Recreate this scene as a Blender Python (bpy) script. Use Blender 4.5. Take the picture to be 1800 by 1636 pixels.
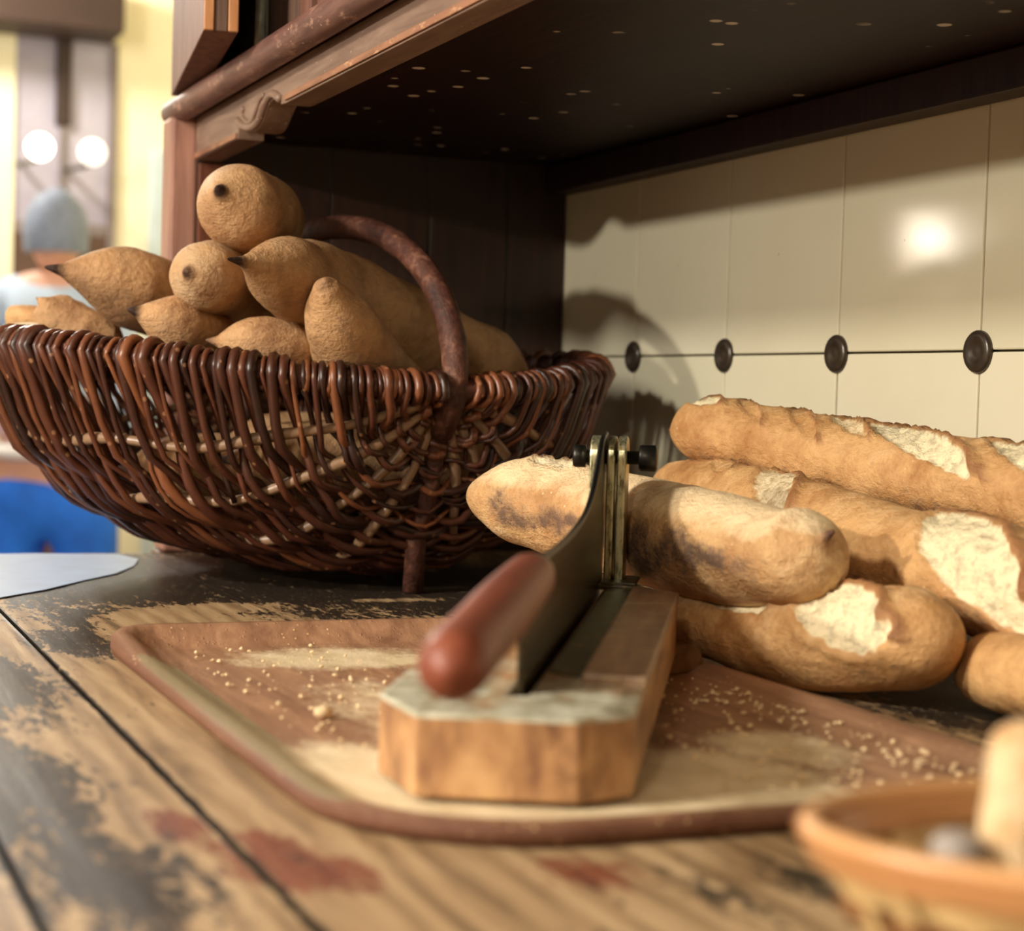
import bpy, bmesh, math, random
from mathutils import Vector, Matrix, noise
random.seed(7)
SC = bpy.context.scene
COL = SC.collection
for o in list(bpy.data.objects):
    bpy.data.objects.remove(o)

# ------------------------------------------------------------------ camera
cam = bpy.data.cameras.new('camera')
cam.sensor_width = 36.0
cam.lens = 64.0
cam.clip_start = 0.02
cam.dof.use_dof = True
cam.dof.focus_distance = 1.03
cam.dof.aperture_fstop = 8.8
cam.dof.aperture_blades = 0
camo = bpy.data.objects.new('camera', cam)
COL.objects.link(camo)
camo.matrix_world = Matrix(((0.38088261, -0.04847597, 0.92335178, 1.461),
                            (0.92413781, -0.01240208, -0.38185796, -0.650),
                            (0.02996242, 0.99874735, 0.04007474, 0.137),
                            (0, 0, 0, 1)))
SC.camera = camo

# ------------------------------------------------------------------ world, lights, exposure
w = bpy.data.worlds.new('world')
SC.world = w
w.use_nodes = True
w.node_tree.nodes['Background'].inputs[0].default_value = (1.0, 0.93, 0.84, 1)
w.node_tree.nodes['Background'].inputs[1].default_value = 0.025
SC.view_settings.view_transform = 'Standard'
SC.view_settings.look = 'None'
SC.view_settings.gamma = 1.0
SC.view_settings.use_curve_mapping = False
SC.view_settings.exposure = 0.32


def lamp(name, loc, power, color, radius):
    l = bpy.data.lights.new(name, 'POINT')
    l.energy = power
    l.color = color
    l.shadow_soft_size = radius
    o = bpy.data.objects.new(name, l)
    o.location = loc
    COL.objects.link(o)
    return o


lamp('room_lamp_low', (1.22, -2.45, 0.655), 114, (1.0, 0.935, 0.80), 0.035)
lamp('room_lamp_high', (0.95, -2.05, 1.06), 112, (1.0, 0.955, 0.85), 0.09)
lamp('far_room_fill', (-4.1, -0.6, 1.60), 95, (1.0, 0.94, 0.84), 0.12)  # unseen fill that keeps the far wall bright
lamp('fill_lamp_behind', (2.45, -1.55, 1.15), 26, (1.0, 0.94, 0.80), 0.08)  # weak unseen fill added behind the camera for the slicer rail and fronts
lamp('far_room_fill', (-2.3, -0.75, 1.45), 30, (1.0, 0.95, 0.88), 0.12)  # unseen fill added to brighten the near side of the far figure
al = bpy.data.lights.new('shop_window_light', 'AREA')
al.energy = 8
al.color = (0.80, 0.88, 1.0)
al.shape = 'RECTANGLE'
al.size = 1.2
al.size_y = 1.3
alo = bpy.data.objects.new('shop_window_light', al)
alo.location = (-1.8, -3.3, 0.75)
alo.rotation_euler = Vector((2.0, 2.9, -0.55)).to_track_quat('-Z', 'Y').to_euler()
COL.objects.link(alo)


# ------------------------------------------------------------------ helpers
def lin(r, g, b):
    f = lambda c: (c / 255 / 12.92) if c / 255 <= 0.04045 else ((c / 255 + 0.055) / 1.055) ** 2.4
    return (f(r), f(g), f(b), 1.0)


def tag(o, label=None, cat=None, group=None, kind=None):
    if label: o['label'] = label
    if cat: o['category'] = cat
    if group: o['group'] = group
    if kind: o['kind'] = kind
    return o


def empty(name, loc=(0, 0, 0), label=None, cat=None, group=None, kind=None):
    o = bpy.data.objects.new(name, None)
    o.empty_display_size = 0.02
    o.location = loc
    COL.objects.link(o)
    return tag(o, label, cat, group, kind)


def link(name, me, mat, parent=None, world=True, smooth=False):
    """link mesh given in world coordinates; under a translated/rotated Empty the parent inverse keeps it in place"""
    o = bpy.data.objects.new(name, me)
    COL.objects.link(o)
    if mat:
        me.materials.append(mat)
    if smooth:
        for p in me.polygons: p.use_smooth = True
    if parent:
        o.parent = parent
        if world:
            bpy.context.view_layer.update()
            o.matrix_parent_inverse = parent.matrix_world.inverted()
    return o


def pymesh(name, vs, fs):
    me = bpy.data.meshes.new(name)
    me.from_pydata([tuple(v) for v in vs], [], fs)
    me.update()
    return me


def bevel_box(bm, lo, hi, bev=0.0, seg=2):
    r = bmesh.ops.create_cube(bm, size=1.0)
    for v in r['verts']:
        v.co = Vector([(lo[i] + hi[i]) / 2 + v.co[i] * (hi[i] - lo[i]) for i in range(3)])
    if bev > 0:
        es = list({e for v in r['verts'] for e in v.link_edges})
        bmesh.ops.bevel(bm, geom=es, offset=bev, segments=seg, affect='EDGES', profile=0.5)


def box(name, lo, hi, mat, parent=None, bev=0.0, seg=2, world=True):
    bm = bmesh.new()
    bevel_box(bm, lo, hi, bev, seg)
    me = bpy.data.meshes.new(name)
    bm.to_mesh(me)
    bm.free()
    return link(name, me, mat, parent, world)


def prism(name, poly, axis, lo, hi, mat, parent=None, bev=0.0, world=True):
    """poly: 2-D outline in the two other axes (in xyz order), extruded along axis from lo to hi"""
    def mk(p, t):
        c = list(p)
        c.insert(axis, t)
        return c
    n = len(poly)
    vs = [mk(p, lo) for p in poly] + [mk(p, hi) for p in poly]
    bm = bmesh.new()
    bv = [bm.verts.new(v) for v in vs]
    bm.faces.new(bv[:n])
    bm.faces.new(bv[n:][::-1])
    for i in range(n):
        j = (i + 1) % n
        bm.faces.new((bv[i], bv[n + i], bv[n + j], bv[j]))
    bmesh.ops.recalc_face_normals(bm, faces=bm.faces[:])
    if bev > 0:
        bmesh.ops.bevel(bm, geom=bm.edges[:], offset=bev, segments=2, affect='EDGES', profile=0.5)
    me = bpy.data.meshes.new(name)
    bm.to_mesh(me)
    bm.free()
    return link(name, me, mat, parent, world)


def tube_geo(pts, rad, sides=8, cap=True, closed=False):
    pts = [Vector(p) for p in pts]
    n = len(pts)
    if not hasattr(rad, '__len__'):
        rad = [rad] * n
    T = []
    for i in range(n):
        if closed:
            t = pts[(i + 1) % n] - pts[i - 1]
        else:
            t = pts[min(i + 1, n - 1)] - pts[max(i - 1, 0)]
        T.append(t.normalized() if t.length > 1e-9 else Vector((1, 0, 0)))
    up = Vector((0, 0, 1)) if abs(T[0].z) < 0.9 else Vector((0, 1, 0))
    N = (up - T[0] * up.dot(T[0])).normalized()
    vs, fs = [], []
    for i in range(n):
        N = N - T[i] * N.dot(T[i])
        N = N.normalized() if N.length > 1e-6 else T[i].orthogonal().normalized()
        B = T[i].cross(N)
        for k in range(sides):
            a = 2 * math.pi * k / sides
            vs.append(pts[i] + (N * math.cos(a) + B * math.sin(a)) * rad[i])
    m = n if closed else n - 1
    for i in range(m):
        j = (i + 1) % n
        for k in range(sides):
            l = (k + 1) % sides
            fs.append((i * sides + k, i * sides + l, j * sides + l, j * sides + k))
    if cap and not closed:
        fs.append(tuple(range(sides))[::-1])
        fs.append(tuple((n - 1) * sides + k for k in range(sides)))
    return vs, fs


def tube(name, pts, rad, mat, parent=None, sides=8, closed=False, world=True):
    vs, fs = tube_geo(pts, rad, sides, True, closed)
    return link(name, pymesh(name, vs, fs), mat, parent, world, smooth=True)


def lathe(name, prof, origin, axis, mat, parent=None, sides=24, world=True, close=True):
    """prof: list of (radius, height along axis)"""
    ax = Vector(axis).normalized()
    n1 = ax.orthogonal().normalized()
    n2 = ax.cross(n1)
    o = Vector(origin)
    vs, fs = [], []
    for r, h in prof:
        for k in range(sides):
            a = 2 * math.pi * k / sides
            vs.append(o + ax * h + (n1 * math.cos(a) + n2 * math.sin(a)) * r)
    for i in range(len(prof) - 1):
        for k in range(sides):
            l = (k + 1) % sides
            fs.append((i * sides + k, i * sides + l, (i + 1) * sides + l, (i + 1) * sides + k))
    if close:
        fs.append(tuple(range(sides))[::-1])
        fs.append(tuple((len(prof) - 1) * sides + k for k in range(sides)))
    return link(name, pymesh(name, vs, fs), mat, parent, world, smooth=True)


def catmull(P, n):
    P = [Vector(p) for p in P]
    if len(P) == 2:
        return [P[0].lerp(P[1], i / (n - 1)) for i in range(n)]
    Q = [P[0] * 2 - P[1]] + P + [P[-1] * 2 - P[-2]]
    out = []
    m = len(P) - 1
    for i in range(n):
        u = i / (n - 1) * m
        k = min(int(u), m - 1)
        t = u - k
        a, b, c, d = Q[k:k + 4]
        out.append(0.5 * ((2 * b) + (c - a) * t + (2 * a - 5 * b + 4 * c - d) * t * t + (3 * b - a - 3 * c + d) * t ** 3))
    return out


# ------------------------------------------------------------------ materials
class NT:
    def __init__(self, name):
        self.m = bpy.data.materials.new(name)
        self.m.use_nodes = True
        self.t = self.m.node_tree
        self.b = self.t.nodes['Principled BSDF']
        self.co = self.t.nodes.new('ShaderNodeTexCoord')

    def n(self, kind, **kw):
        x = self.t.nodes.new(kind)
        for k, v in kw.items():
            if k in ('operation', 'blend_type', 'data_type', 'feature', 'distance', 'attribute_name', 'wave_type', 'bands_direction', 'clamp', 'noise_dimensions'):
                setattr(x, k, v)
        return x

    def L(self, a, b):
        self.t.links.new(a, b)

    def mapping(self, scale=(1, 1, 1), rot=(0, 0, 0), loc=(0, 0, 0), src='Object'):
        m = self.n('ShaderNodeMapping')
        m.inputs['Scale'].default_value = scale
        m.inputs['Rotation'].default_value = rot
        m.inputs['Location'].default_value = loc
        self.L(self.co.outputs[src], m.inputs['Vector'])
        return m.outputs['Vector']

    def noise(self, vec, scale, detail=4, rough=0.55, dist=0.0):
        x = self.n('ShaderNodeTexNoise')
        x.inputs['Scale'].default_value = scale
        x.inputs['Detail'].default_value = detail
        x.inputs['Roughness'].default_value = rough
        x.inputs['Distortion'].default_value = dist
        self.L(vec, x.inputs['Vector'])
        return x.outputs['Fac']

    def voro(self, vec, scale, feature='F1'):
        x = self.n('ShaderNodeTexVoronoi', feature=feature)
        x.inputs['Scale'].default_value = scale
        self.L(vec, x.inputs['Vector'])
        return x.outputs['Distance']

    def ramp(self, fac, stops):
        x = self.n('ShaderNodeValToRGB')
        e = x.color_ramp.elements
        while len(e) < len(stops):
            e.new(0.5)
        for i, (p, c) in enumerate(stops):
            e[i].position = p
            e[i].color = c if hasattr(c, '__len__') else (c, c, c, 1)
        self.L(fac, x.inputs['Fac'])
        return x.outputs['Color']

    def mix(self, fac, a, b, blend='MIX'):
        x = self.n('ShaderNodeMix', data_type='RGBA', blend_type=blend)
        for v, s in ((fac, x.inputs[0]), (a, x.inputs[6]), (b, x.inputs[7])):
            if hasattr(v, 'is_output'):
                self.L(v, s)
            else:
                s.default_value = v
        return x.outputs[2]

    def math(self, op, a, b=0.0, clamp=False):
        x = self.n('ShaderNodeMath', operation=op)
        x.use_clamp = clamp
        for v, s in ((a, x.inputs[0]), (b, x.inputs[1])):
            if hasattr(v, 'is_output'):
                self.L(v, s)
            else:
                s.default_value = v
        return x.outputs[0]

    def attr(self, name):
        a = self.n('ShaderNodeAttribute', attribute_name=name)
        s = self.n('ShaderNodeSeparateColor')
        self.L(a.outputs['Color'], s.inputs[0])
        return s.outputs[0], s.outputs[1], s.outputs[2]

    def rand(self):
        return self.n('ShaderNodeObjectInfo').outputs['Random']

    def bump(self, h, strength=0.3, dist=0.002):
        x = self.n('ShaderNodeBump')
        x.inputs['Strength'].default_value = strength
        x.inputs['Distance'].default_value = dist
        self.L(h, x.inputs['Height'])
        self.L(x.outputs['Normal'], self.b.inputs['Normal'])

    def set(self, color=None, rough=None, metal=None, spec=None):
        for v, k in ((color, 'Base Color'), (rough, 'Roughness'), (metal, 'Metallic'), (spec, 'Specular IOR Level')):
            if v is None: continue
            if hasattr(v, 'is_output'):
                self.L(v, self.b.inputs[k])
            else:
                self.b.inputs[k].default_value = v
        return self.m


def plain(name, c, rough=0.6, metal=0.0, var=0.12, scale=20):
    t = NT(name)
    n = t.noise(t.mapping(), scale, 4)
    d = tuple(x * (1 - var) for x in c[:3]) + (1,)
    e = tuple(min(1, x * (1 + var)) for x in c[:3]) + (1,)
    return t.set(t.ramp(n, [(0.3, d), (0.7, e)]), rough, metal)


def wood(name, c1, c2, stretch=(2, 40, 40), rough=0.5, bump=0.25, speck=None, speck_scale=70, speck_lim=0.10, wear=None, spec=0.5):
    t = NT(name)
    v = t.mapping(scale=stretch)
    g = t.noise(v, 3.0, 6, 0.62, 0.6)
    big = t.noise(t.mapping(scale=(3, 3, 3)), 2.0, 3)
    f = t.math('ADD', t.math('MULTIPLY', g, 0.75), t.math('MULTIPLY', big, 0.25))
    col = t.ramp(f, [(0.34, c1), (0.66, c2)])
    if wear:
        wn = t.noise(t.mapping(scale=(12, 30, 30)), 4.0, 6, 0.7)
        col = t.mix(t.ramp(wn, [(0.56, 0.0), (0.66, 0.8)]), col, wear)
    if speck:
        d = t.voro(t.mapping(), speck_scale)
        gate = t.ramp(t.noise(t.mapping(), 9.0, 2), [(0.48, 0.0), (0.56, 1.0)])
        s = t.math('MULTIPLY', t.ramp(d, [(speck_lim, 1.0), (speck_lim + 0.04, 0.0)]), gate)
        col = t.mix(s, col, speck)
    t.bump(g, bump, 0.0015)
    return t.set(col, rough, 0.0, spec)


M = {}
M['cab'] = wood('cabinet_wood', lin(66, 32, 24), lin(122, 70, 50), (3, 40, 3), 0.42, 0.3, lin(190, 150, 125), 140, 0.07)
M['cab_v'] = wood('cabinet_wood_vertical', lin(62, 30, 20), lin(120, 68, 46), (40, 40, 3), 0.40, 0.3)
M['cab_post'] = wood('cabinet_post_wood', lin(120, 80, 66), lin(172, 126, 108), (40, 40, 3), 0.45, 0.25)
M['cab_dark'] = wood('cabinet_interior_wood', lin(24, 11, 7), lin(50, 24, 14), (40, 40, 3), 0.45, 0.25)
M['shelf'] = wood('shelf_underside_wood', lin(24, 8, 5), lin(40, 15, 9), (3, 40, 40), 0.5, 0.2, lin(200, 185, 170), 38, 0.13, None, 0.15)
M['fascia'] = wood('carved_fascia_wood', lin(96, 72, 60), lin(142, 114, 96), (4, 30, 30), 0.5, 0.3, lin(185, 160, 140), 150, 0.08)
M['roll'] = wood('moulding_wood', lin(72, 44, 38), lin(122, 84, 74), (4, 40, 40), 0.52, 0.45, lin(200, 170, 150), 160, 0.08, wear=lin(170, 130, 110))
M['edge'] = wood('worn_edge_wood', lin(104, 66, 48), lin(160, 112, 82), (6, 40, 40), 0.5, 0.4, wear=lin(205, 160, 120))
M['door'] = wood('cupboard_door_wood', lin(84, 52, 42), lin(128, 90, 74), (40, 40, 3), 0.6, 0.3, spec=0.25)
M['door_core'] = wood('door_core_wood', lin(64, 46, 38), lin(104, 80, 66), (40, 40, 3), 0.5, 0.3)
M['door_light'] = wood('door_edge_wood', lin(150, 98, 58), lin(196, 142, 92), (40, 40, 4), 0.5, 0.3)
M['brass'] = plain('dull_hinge_metal', lin(150, 158, 148), 0.4, 0.25, 0.3, 80)
M['iron'] = plain('dark_wire_iron', lin(48, 38, 32), 0.45, 0.7, 0.2, 60)
M['tile'] = None
t = NT('cream_glazed_tile')
r = t.rand()
nn = t.noise(t.mapping(), 7, 4)
c = t.mix(r, lin(208, 200, 172), lin(214, 205, 180))
c = t.mix(t.ramp(nn, [(0.35, 0.0), (0.75, 0.35)]), c, lin(192, 180, 150))
dd = t.voro(t.mapping(), 60)
gt = t.ramp(t.noise(t.mapping(), 30, 2), [(0.60, 0.0), (0.64, 1.0)])
c = t.mix(t.math('MULTIPLY', t.ramp(dd, [(0.05, 0.8), (0.09, 0.0)]), gt), c, lin(90, 76, 58))
t.bump(t.noise(t.mapping(), 10, 2), 0.05, 0.002)
M['tile'] = t.set(c, 0.10, 0.0, 0.5)
M['grout'] = plain('dark_grout', lin(104, 92, 74), 0.9)
M['inset'] = plain('dark_tile_inset', lin(58, 48, 38), 0.28, 0.15, 0.3, 120)
M['plaster'] = plain('cream_plaster', lin(248, 240, 204), 0.85, 0, 0.05, 4)
M['plaster_dark'] = plain('darkened_plaster', lin(138, 118, 94), 0.85, 0, 0.05, 4)  # for unseen walls and ceiling, darkened to cut bounced light
M['floor'] = plain('brown_floor_boards', lin(104, 76, 54), 0.5, 0, 0.2, 4)
M['blue_trim'] = plain('pale_blue_trim', lin(196, 212, 214), 0.6, 0, 0.05, 6)
M['beam'] = plain('dark_beam_wood', lin(58, 40, 30), 0.6, 0, 0.2, 6)
M['sideboard'] = plain('far_sideboard_wood', lin(92, 66, 50), 0.5, 0, 0.3, 5)
M['greypost'] = plain('far_grey_paint', lin(158, 150, 140), 0.6, 0, 0.1, 5)


# counter, worn varnish (cmask: R dark varnish left, G reddish stain)
def mat_counter():
    t = NT('worn_counter_wood')
    R, G, B = t.attr('cmask')
    v = t.mapping(scale=(2.2, 26, 26))
    g = t.noise(v, 3.2, 7, 0.6, 1.2)
    w_ = t.n('ShaderNodeTexWave', wave_type='BANDS', bands_direction='Y')
    w_.inputs['Scale'].default_value = 9
    w_.inputs['Distortion'].default_value = 7
    w_.inputs['Detail'].default_value = 3
    w_.inputs['Detail Scale'].default_value = 1.2
    t.L(t.mapping(scale=(0.45, 2.4, 1)), w_.inputs['Vector'])
    gr = t.math('ADD', t.math('MULTIPLY', g, 0.8), t.math('MULTIPLY', w_.outputs['Fac'], 0.2))
    base = t.ramp(gr, [(0.30, lin(118, 95, 68)), (0.48, lin(162, 133, 98)), (0.72, lin(190, 162, 124))])
    fine = t.noise(t.mapping(scale=(18, 60, 40)), 3.6, 8, 0.78)
    med = t.noise(t.mapping(scale=(9, 22, 20)), 2.5, 6, 0.65)
    nz = t.math('ADD', t.math('MULTIPLY', fine, 2.8), t.math('MULTIPLY', med, 1.3))
    nz = t.math('SUBTRACT', nz, 1.35)
    d = t.math('ADD', R, t.math('SUBTRACT', nz, 0.65))
    dm = t.ramp(d, [(0.45, 0.0), (0.56, 1.0)])
    dark = t.ramp(t.noise(t.mapping(scale=(40, 120, 40)), 4, 6, 0.7), [(0.40, lin(34, 28, 24)), (0.60, lin(58, 48, 38)), (0.78, lin(112, 96, 62))])
    red = t.ramp(g, [(0.3, lin(106, 56, 40)), (0.7, lin(142, 86, 62))])
    rm = t.ramp(t.math('ADD', G, t.math('SUBTRACT', nz, 0.65)), [(0.40, 0.0), (0.60, 1.0)])
    col = t.mix(rm, base, red)
    col = t.mix(dm, col, dark)
    sp = t.math('MULTIPLY', t.ramp(t.voro(t.mapping(scale=(1, 1.6, 1)), 230), [(0.10, 1.0), (0.16, 0.0)]), t.ramp(t.noise(t.mapping(), 14, 3), [(0.52, 0.0), (0.60, 0.9)]))
    col = t.mix(sp, col, lin(206, 186, 148))
    rg = t.mix(dm, (0.50, 0.50, 0.50, 1), (0.42, 0.42, 0.42, 1))
    t.bump(t.math('ADD', t.math('MULTIPLY', g, 0.6), t.math('ADD', t.math('MULTIPLY', dm, 0.35), t.math('MULTIPLY', fine, 0.3))), 0.35, 0.0012)
    t.b.inputs['Coat Weight'].default_value = 0.08
    t.b.inputs['Coat Roughness'].default_value = 0.22
    return t.set(col, rg, 0.0, 0.25)


M['counter'] = mat_counter()
M['counter_edge'] = wood('counter_base_wood', lin(70, 44, 30), lin(110, 72, 48), (3, 30, 30), 0.55)


def mat_tray():
    t = NT('floured_tray_wood')
    R, G, B = t.attr('cmask')
    g = t.noise(t.mapping(scale=(3, 30, 30)), 3.0, 6, 0.6, 0.8)
    base = t.ramp(g, [(0.32, lin(132, 94, 70)), (0.68, lin(176, 134, 102))])
    fine = t.noise(t.mapping(scale=(70, 110, 70)), 3.0, 8, 0.75)
    med = t.noise(t.mapping(scale=(16, 24, 16)), 2.5, 5, 0.6)
    nz = t.math('ADD', t.math('MULTIPLY', fine, 0.75), t.math('MULTIPLY', med, 0.6))
    fm = t.ramp(t.math('ADD', R, t.math('SUBTRACT', nz, 0.67)), [(0.30, 0.0), (0.62, 0.95)])
    flour = t.ramp(med, [(0.35, lin(216, 196, 156)), (0.65, lin(240, 222, 186))])
    gm = t.ramp(t.math('ADD', G, t.math('SUBTRACT', nz, 0.67)), [(0.40, 0.0), (0.60, 0.85)])
    col = t.mix(gm, base, lin(164, 152, 116))
    col = t.mix(fm, col, flour)
    col = t.mix(t.math('MULTIPLY', B, 0.75), col, lin(84, 44, 30))  # outer rim walls darkened in the colour to stand in for shade
    sp = t.ramp(t.voro(t.mapping(), 260), [(0.12, 1.0), (0.20, 0.0)])
    col = t.mix(t.math('MULTIPLY', sp, t.ramp(t.noise(t.mapping(), 22, 3), [(0.50, 0.0), (0.58, 0.9)])), col, lin(216, 180, 128))
    t.bump(t.math('ADD', fine, t.math('MULTIPLY', sp, 0.6)), 0.5, 0.0012)
    return t.set(col, 0.62, 0.0, 0.3)


M['tray'] = mat_tray()


def mat_bread(name, c_lo, c_hi, c_dark, c_crumb, c_flour, bump=0.5, c_band=(0.115, 0.066, 0.045, 1)):
    t = NT(name)
    R, G, B = t.attr('cmask')
    n1 = t.noise(t.mapping(), 26, 5, 0.6)
    n2 = t.noise(t.mapping(scale=(1, 1, 1)), 150, 5, 0.7)
    n3 = t.noise(t.mapping(), 420, 3, 0.6)
    f = t.math('ADD', t.math('MULTIPLY', n1, 0.7), t.math('MULTIPLY', n2, 0.3))
    col = t.ramp(f, [(0.36, c_lo), (0.58, c_hi)])
    blot = t.ramp(t.noise(t.mapping(scale=(1, 1, 1.4)), 48, 6, 0.72, 0.5), [(0.54, 0.0), (0.70, 0.30)])
    col = t.mix(blot, col, c_dark)
    fl = t.ramp(t.math('ADD', B, t.math('SUBTRACT', t.math('ADD', t.math('MULTIPLY', n2, 0.7), t.math('MULTIPLY', n1, 0.5)), 0.6)), [(0.30, 0.0), (0.80, 0.85)])
    col = t.mix(fl, col, c_flour)
    sp = t.math('MULTIPLY', t.ramp(t.voro(t.mapping(), 170), [(0.08, 1.0), (0.14, 0.0)]), t.ramp(t.noise(t.mapping(), 40, 2), [(0.54, 0.0), (0.60, 0.7)]))
    col = t.mix(sp, col, c_flour)
    dk = t.ramp(t.math('ADD', G, t.math('MULTIPLY', t.math('SUBTRACT', n1, 0.5), 0.5)), [(0.12, 0.0), (0.85, 1.0)])
    col = t.mix(dk, col, c_dark)
    an = t.n('ShaderNodeAttribute', attribute_name='cmask')
    am = t.ramp(t.math('ADD', an.outputs['Alpha'], t.math('MULTIPLY', t.math('SUBTRACT', n2, 0.5), 1.6)), [(0.30, 0.0), (0.85, 0.9)])
    col = t.mix(am, col, c_band)
    crumb = t.ramp(n2, [(0.36, tuple(x * 0.62 for x in c_crumb[:3]) + (1,)), (0.52, c_crumb)])
    sm = t.ramp(t.math('ADD', R, t.math('MULTIPLY', t.math('SUBTRACT', n2, 0.5), 0.5)), [(0.30, 0.0), (0.62, 1.0)])
    col = t.mix(sm, col, crumb)
    wr = t.noise(t.mapping(scale=(1, 1, 2.5)), 90, 4, 0.65, 0.8)
    h = t.math('ADD', t.math('MULTIPLY', n2, 0.7), t.math('ADD', t.math('MULTIPLY', n3, 0.25), t.math('MULTIPLY', wr, 0.5)))
    t.bump(h, min(1.0, bump * 1.7), 0.0034)
    return t.set(col, 0.60, 0.0, 0.35)


M['golden'] = mat_bread('golden_crust', lin(164, 114, 66), lin(206, 160, 106), lin(112, 60, 32), lin(234, 216, 176), lin(224, 190, 146), 0.42)
M['pale'] = mat_bread('pale_floured_crust', lin(166, 118, 74), lin(204, 162, 112), lin(84, 54, 42), lin(238, 218, 180), lin(234, 208, 166), 0.5)
M['rustic'] = mat_bread('rustic_floured_crust', lin(142, 102, 70), lin(190, 148, 104), lin(54, 34, 26), lin(214, 182, 132), lin(186, 156, 120), 0.5)


def mat_wicker(name, c1, c2, c3):
    t = NT(name)
    r = t.rand()
    n = t.noise(t.mapping(), 60, 4, 0.6)
    f = t.math('ADD', t.math('MULTIPLY', r, 0.75), t.math('MULTIPLY', n, 0.35))
    col = t.ramp(f, [(0.18, c1), (0.60, c2), (0.98, c3)])
    kn = t.math('MULTIPLY', t.ramp(t.voro(t.mapping(), 85), [(0.10, 1.0), (0.16, 0.0)]), 0.55)
    col = t.mix(kn, col, lin(176, 128, 88))
    t.bump(n, 0.4, 0.001)
    return t.set(col, 0.38, 0.0, 0.5)


M['wicker'] = mat_wicker('brown_willow', lin(40, 20, 14), lin(82, 43, 28), lin(134, 80, 48))
M['rib'] = mat_wicker('grey_willow_rib', lin(110, 84, 62), lin(136, 106, 80), lin(150, 120, 92))
t = NT('bark_hoop')
n = t.noise(t.mapping(), 130, 6, 0.7)
n2_ = t.noise(t.mapping(), 30, 3, 0.6)
col = t.ramp(t.math('ADD', t.math('MULTIPLY', n, 0.6), t.math('MULTIPLY', n2_, 0.4)), [(0.38, lin(46, 24, 18)), (0.54, lin(86, 50, 38)), (0.68, lin(138, 96, 74))])
t.bump(n, 0.9, 0.002)
M['bark'] = t.set(col, 0.5, 0.0, 0.35)
M['twine'] = plain('pale_twine', lin(196, 176, 146), 0.7)
M['bamboo'] = mat_wicker('bamboo_strip', lin(176, 124, 78), lin(194, 142, 92), lin(206, 160, 110))
M['bamboo_pale'] = mat_wicker('pale_bamboo_strip', lin(196, 164, 112), lin(208, 178, 126), lin(216, 188, 138))
M['bamboo_dark'] = mat_wicker('dark_bamboo_strip', lin(122, 78, 44), lin(140, 92, 54), lin(156, 106, 64))
M['steel'] = None
t = NT('worn_blade_steel')
n = t.noise(t.mapping(scale=(4, 60, 4)), 5, 5, 0.6)
col = t.ramp(n, [(0.35, lin(66, 58, 42)), (0.7, lin(104, 96, 74))])
t.bump(n, 0.12, 0.0006)
M['steel'] = t.set(col, 0.26, 0.85)
t = NT('bright_worn_steel')
n = t.noise(t.mapping(scale=(90, 90, 20)), 5, 6, 0.7)
col = t.ramp(n, [(0.36, lin(70, 66, 46)), (0.50, lin(190, 188, 150)), (0.8, lin(226, 222, 196))])
M['bright'] = t.set(col, 0.30, 0.8)
M['black_steel'] = plain('dark_steel', lin(40, 38, 34), 0.35, 0.7, 0.3, 60)
t = NT('scratched_plate_metal')
n = t.noise(t.mapping(scale=(60, 30, 60)), 4, 7, 0.7)
col = t.ramp(n, [(0.38, lin(58, 52, 34)), (0.56, lin(88, 80, 54)), (0.72, lin(150, 120, 78))])
t.bump(n, 0.3, 0.001)
M['plate'] = t.set(col, 0.42, 0.35)
M['board'] = None
t = NT('slicer_board_wood')
sx_ = t.n('ShaderNodeSeparateXYZ')
t.L(t.co.outputs['Object'], sx_.inputs[0])
R = t.math('MULTIPLY', t.math('GREATER_THAN', sx_.outputs[2], 0.0262), t.ramp(sx_.outputs[1], [(0.03, 0.64), (0.12, 0.28)]))
g = t.noise(t.mapping(scale=(30, 3, 14)), 3.0, 6, 0.6, 1.0)
blo = t.noise(t.mapping(), 34, 3, 0.5)
col = t.ramp(t.math('ADD', t.math('MULTIPLY', g, 0.6), t.math('MULTIPLY', blo, 0.4)), [(0.36, lin(120, 84, 56)), (0.52, lin(174, 130, 88)), (0.68, lin(200, 158, 110))])
stn = t.ramp(t.noise(t.mapping(scale=(26, 26, 10)), 2.2, 3), [(0.60, 0.0), (0.72, 0.6)])
col = t.mix(stn, col, lin(108, 66, 52))
gn = t.noise(t.mapping(), 70, 5, 0.65)
grey = t.ramp(gn, [(0.38, lin(140, 138, 112)), (0.62, lin(206, 206, 186))])
gm = t.ramp(t.math('ADD', R, t.math('SUBTRACT', t.math('ADD', t.math('MULTIPLY', gn, 0.6), t.math('MULTIPLY', blo, 0.6)), 0.6)), [(0.35, 0.0), (0.6, 0.9)])
col = t.mix(gm, col, grey)
t.bump(g, 0.25, 0.001)
M['board'] = t.set(col, 0.5, 0.0, 0.4)
M['rail'] = wood('slicer_rail_wood', lin(112, 84, 64), lin(170, 136, 106), (30, 3, 30), 0.42, 0.3, wear=lin(176, 152, 120))
t = NT('red_varnished_handle')
n = t.noise(t.mapping(scale=(20, 3, 20)), 4, 5, 0.6)
M['handle'] = t.set(t.ramp(n, [(0.35, lin(104, 52, 36)), (0.65, lin(138, 74, 52))]), 0.46, 0, 0.4)
M['crumb'] = plain('crumb_bits', lin(222, 196, 154), 0.8, 0, 0.25, 200)
M['stone'] = plain('grey_lump', lin(140, 130, 122), 0.5, 0, 0.12, 90)
M['heel'] = wood('brown_scrap_wood', lin(92, 62, 34), lin(136, 98, 58), (8, 30, 30), 0.55)

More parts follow.
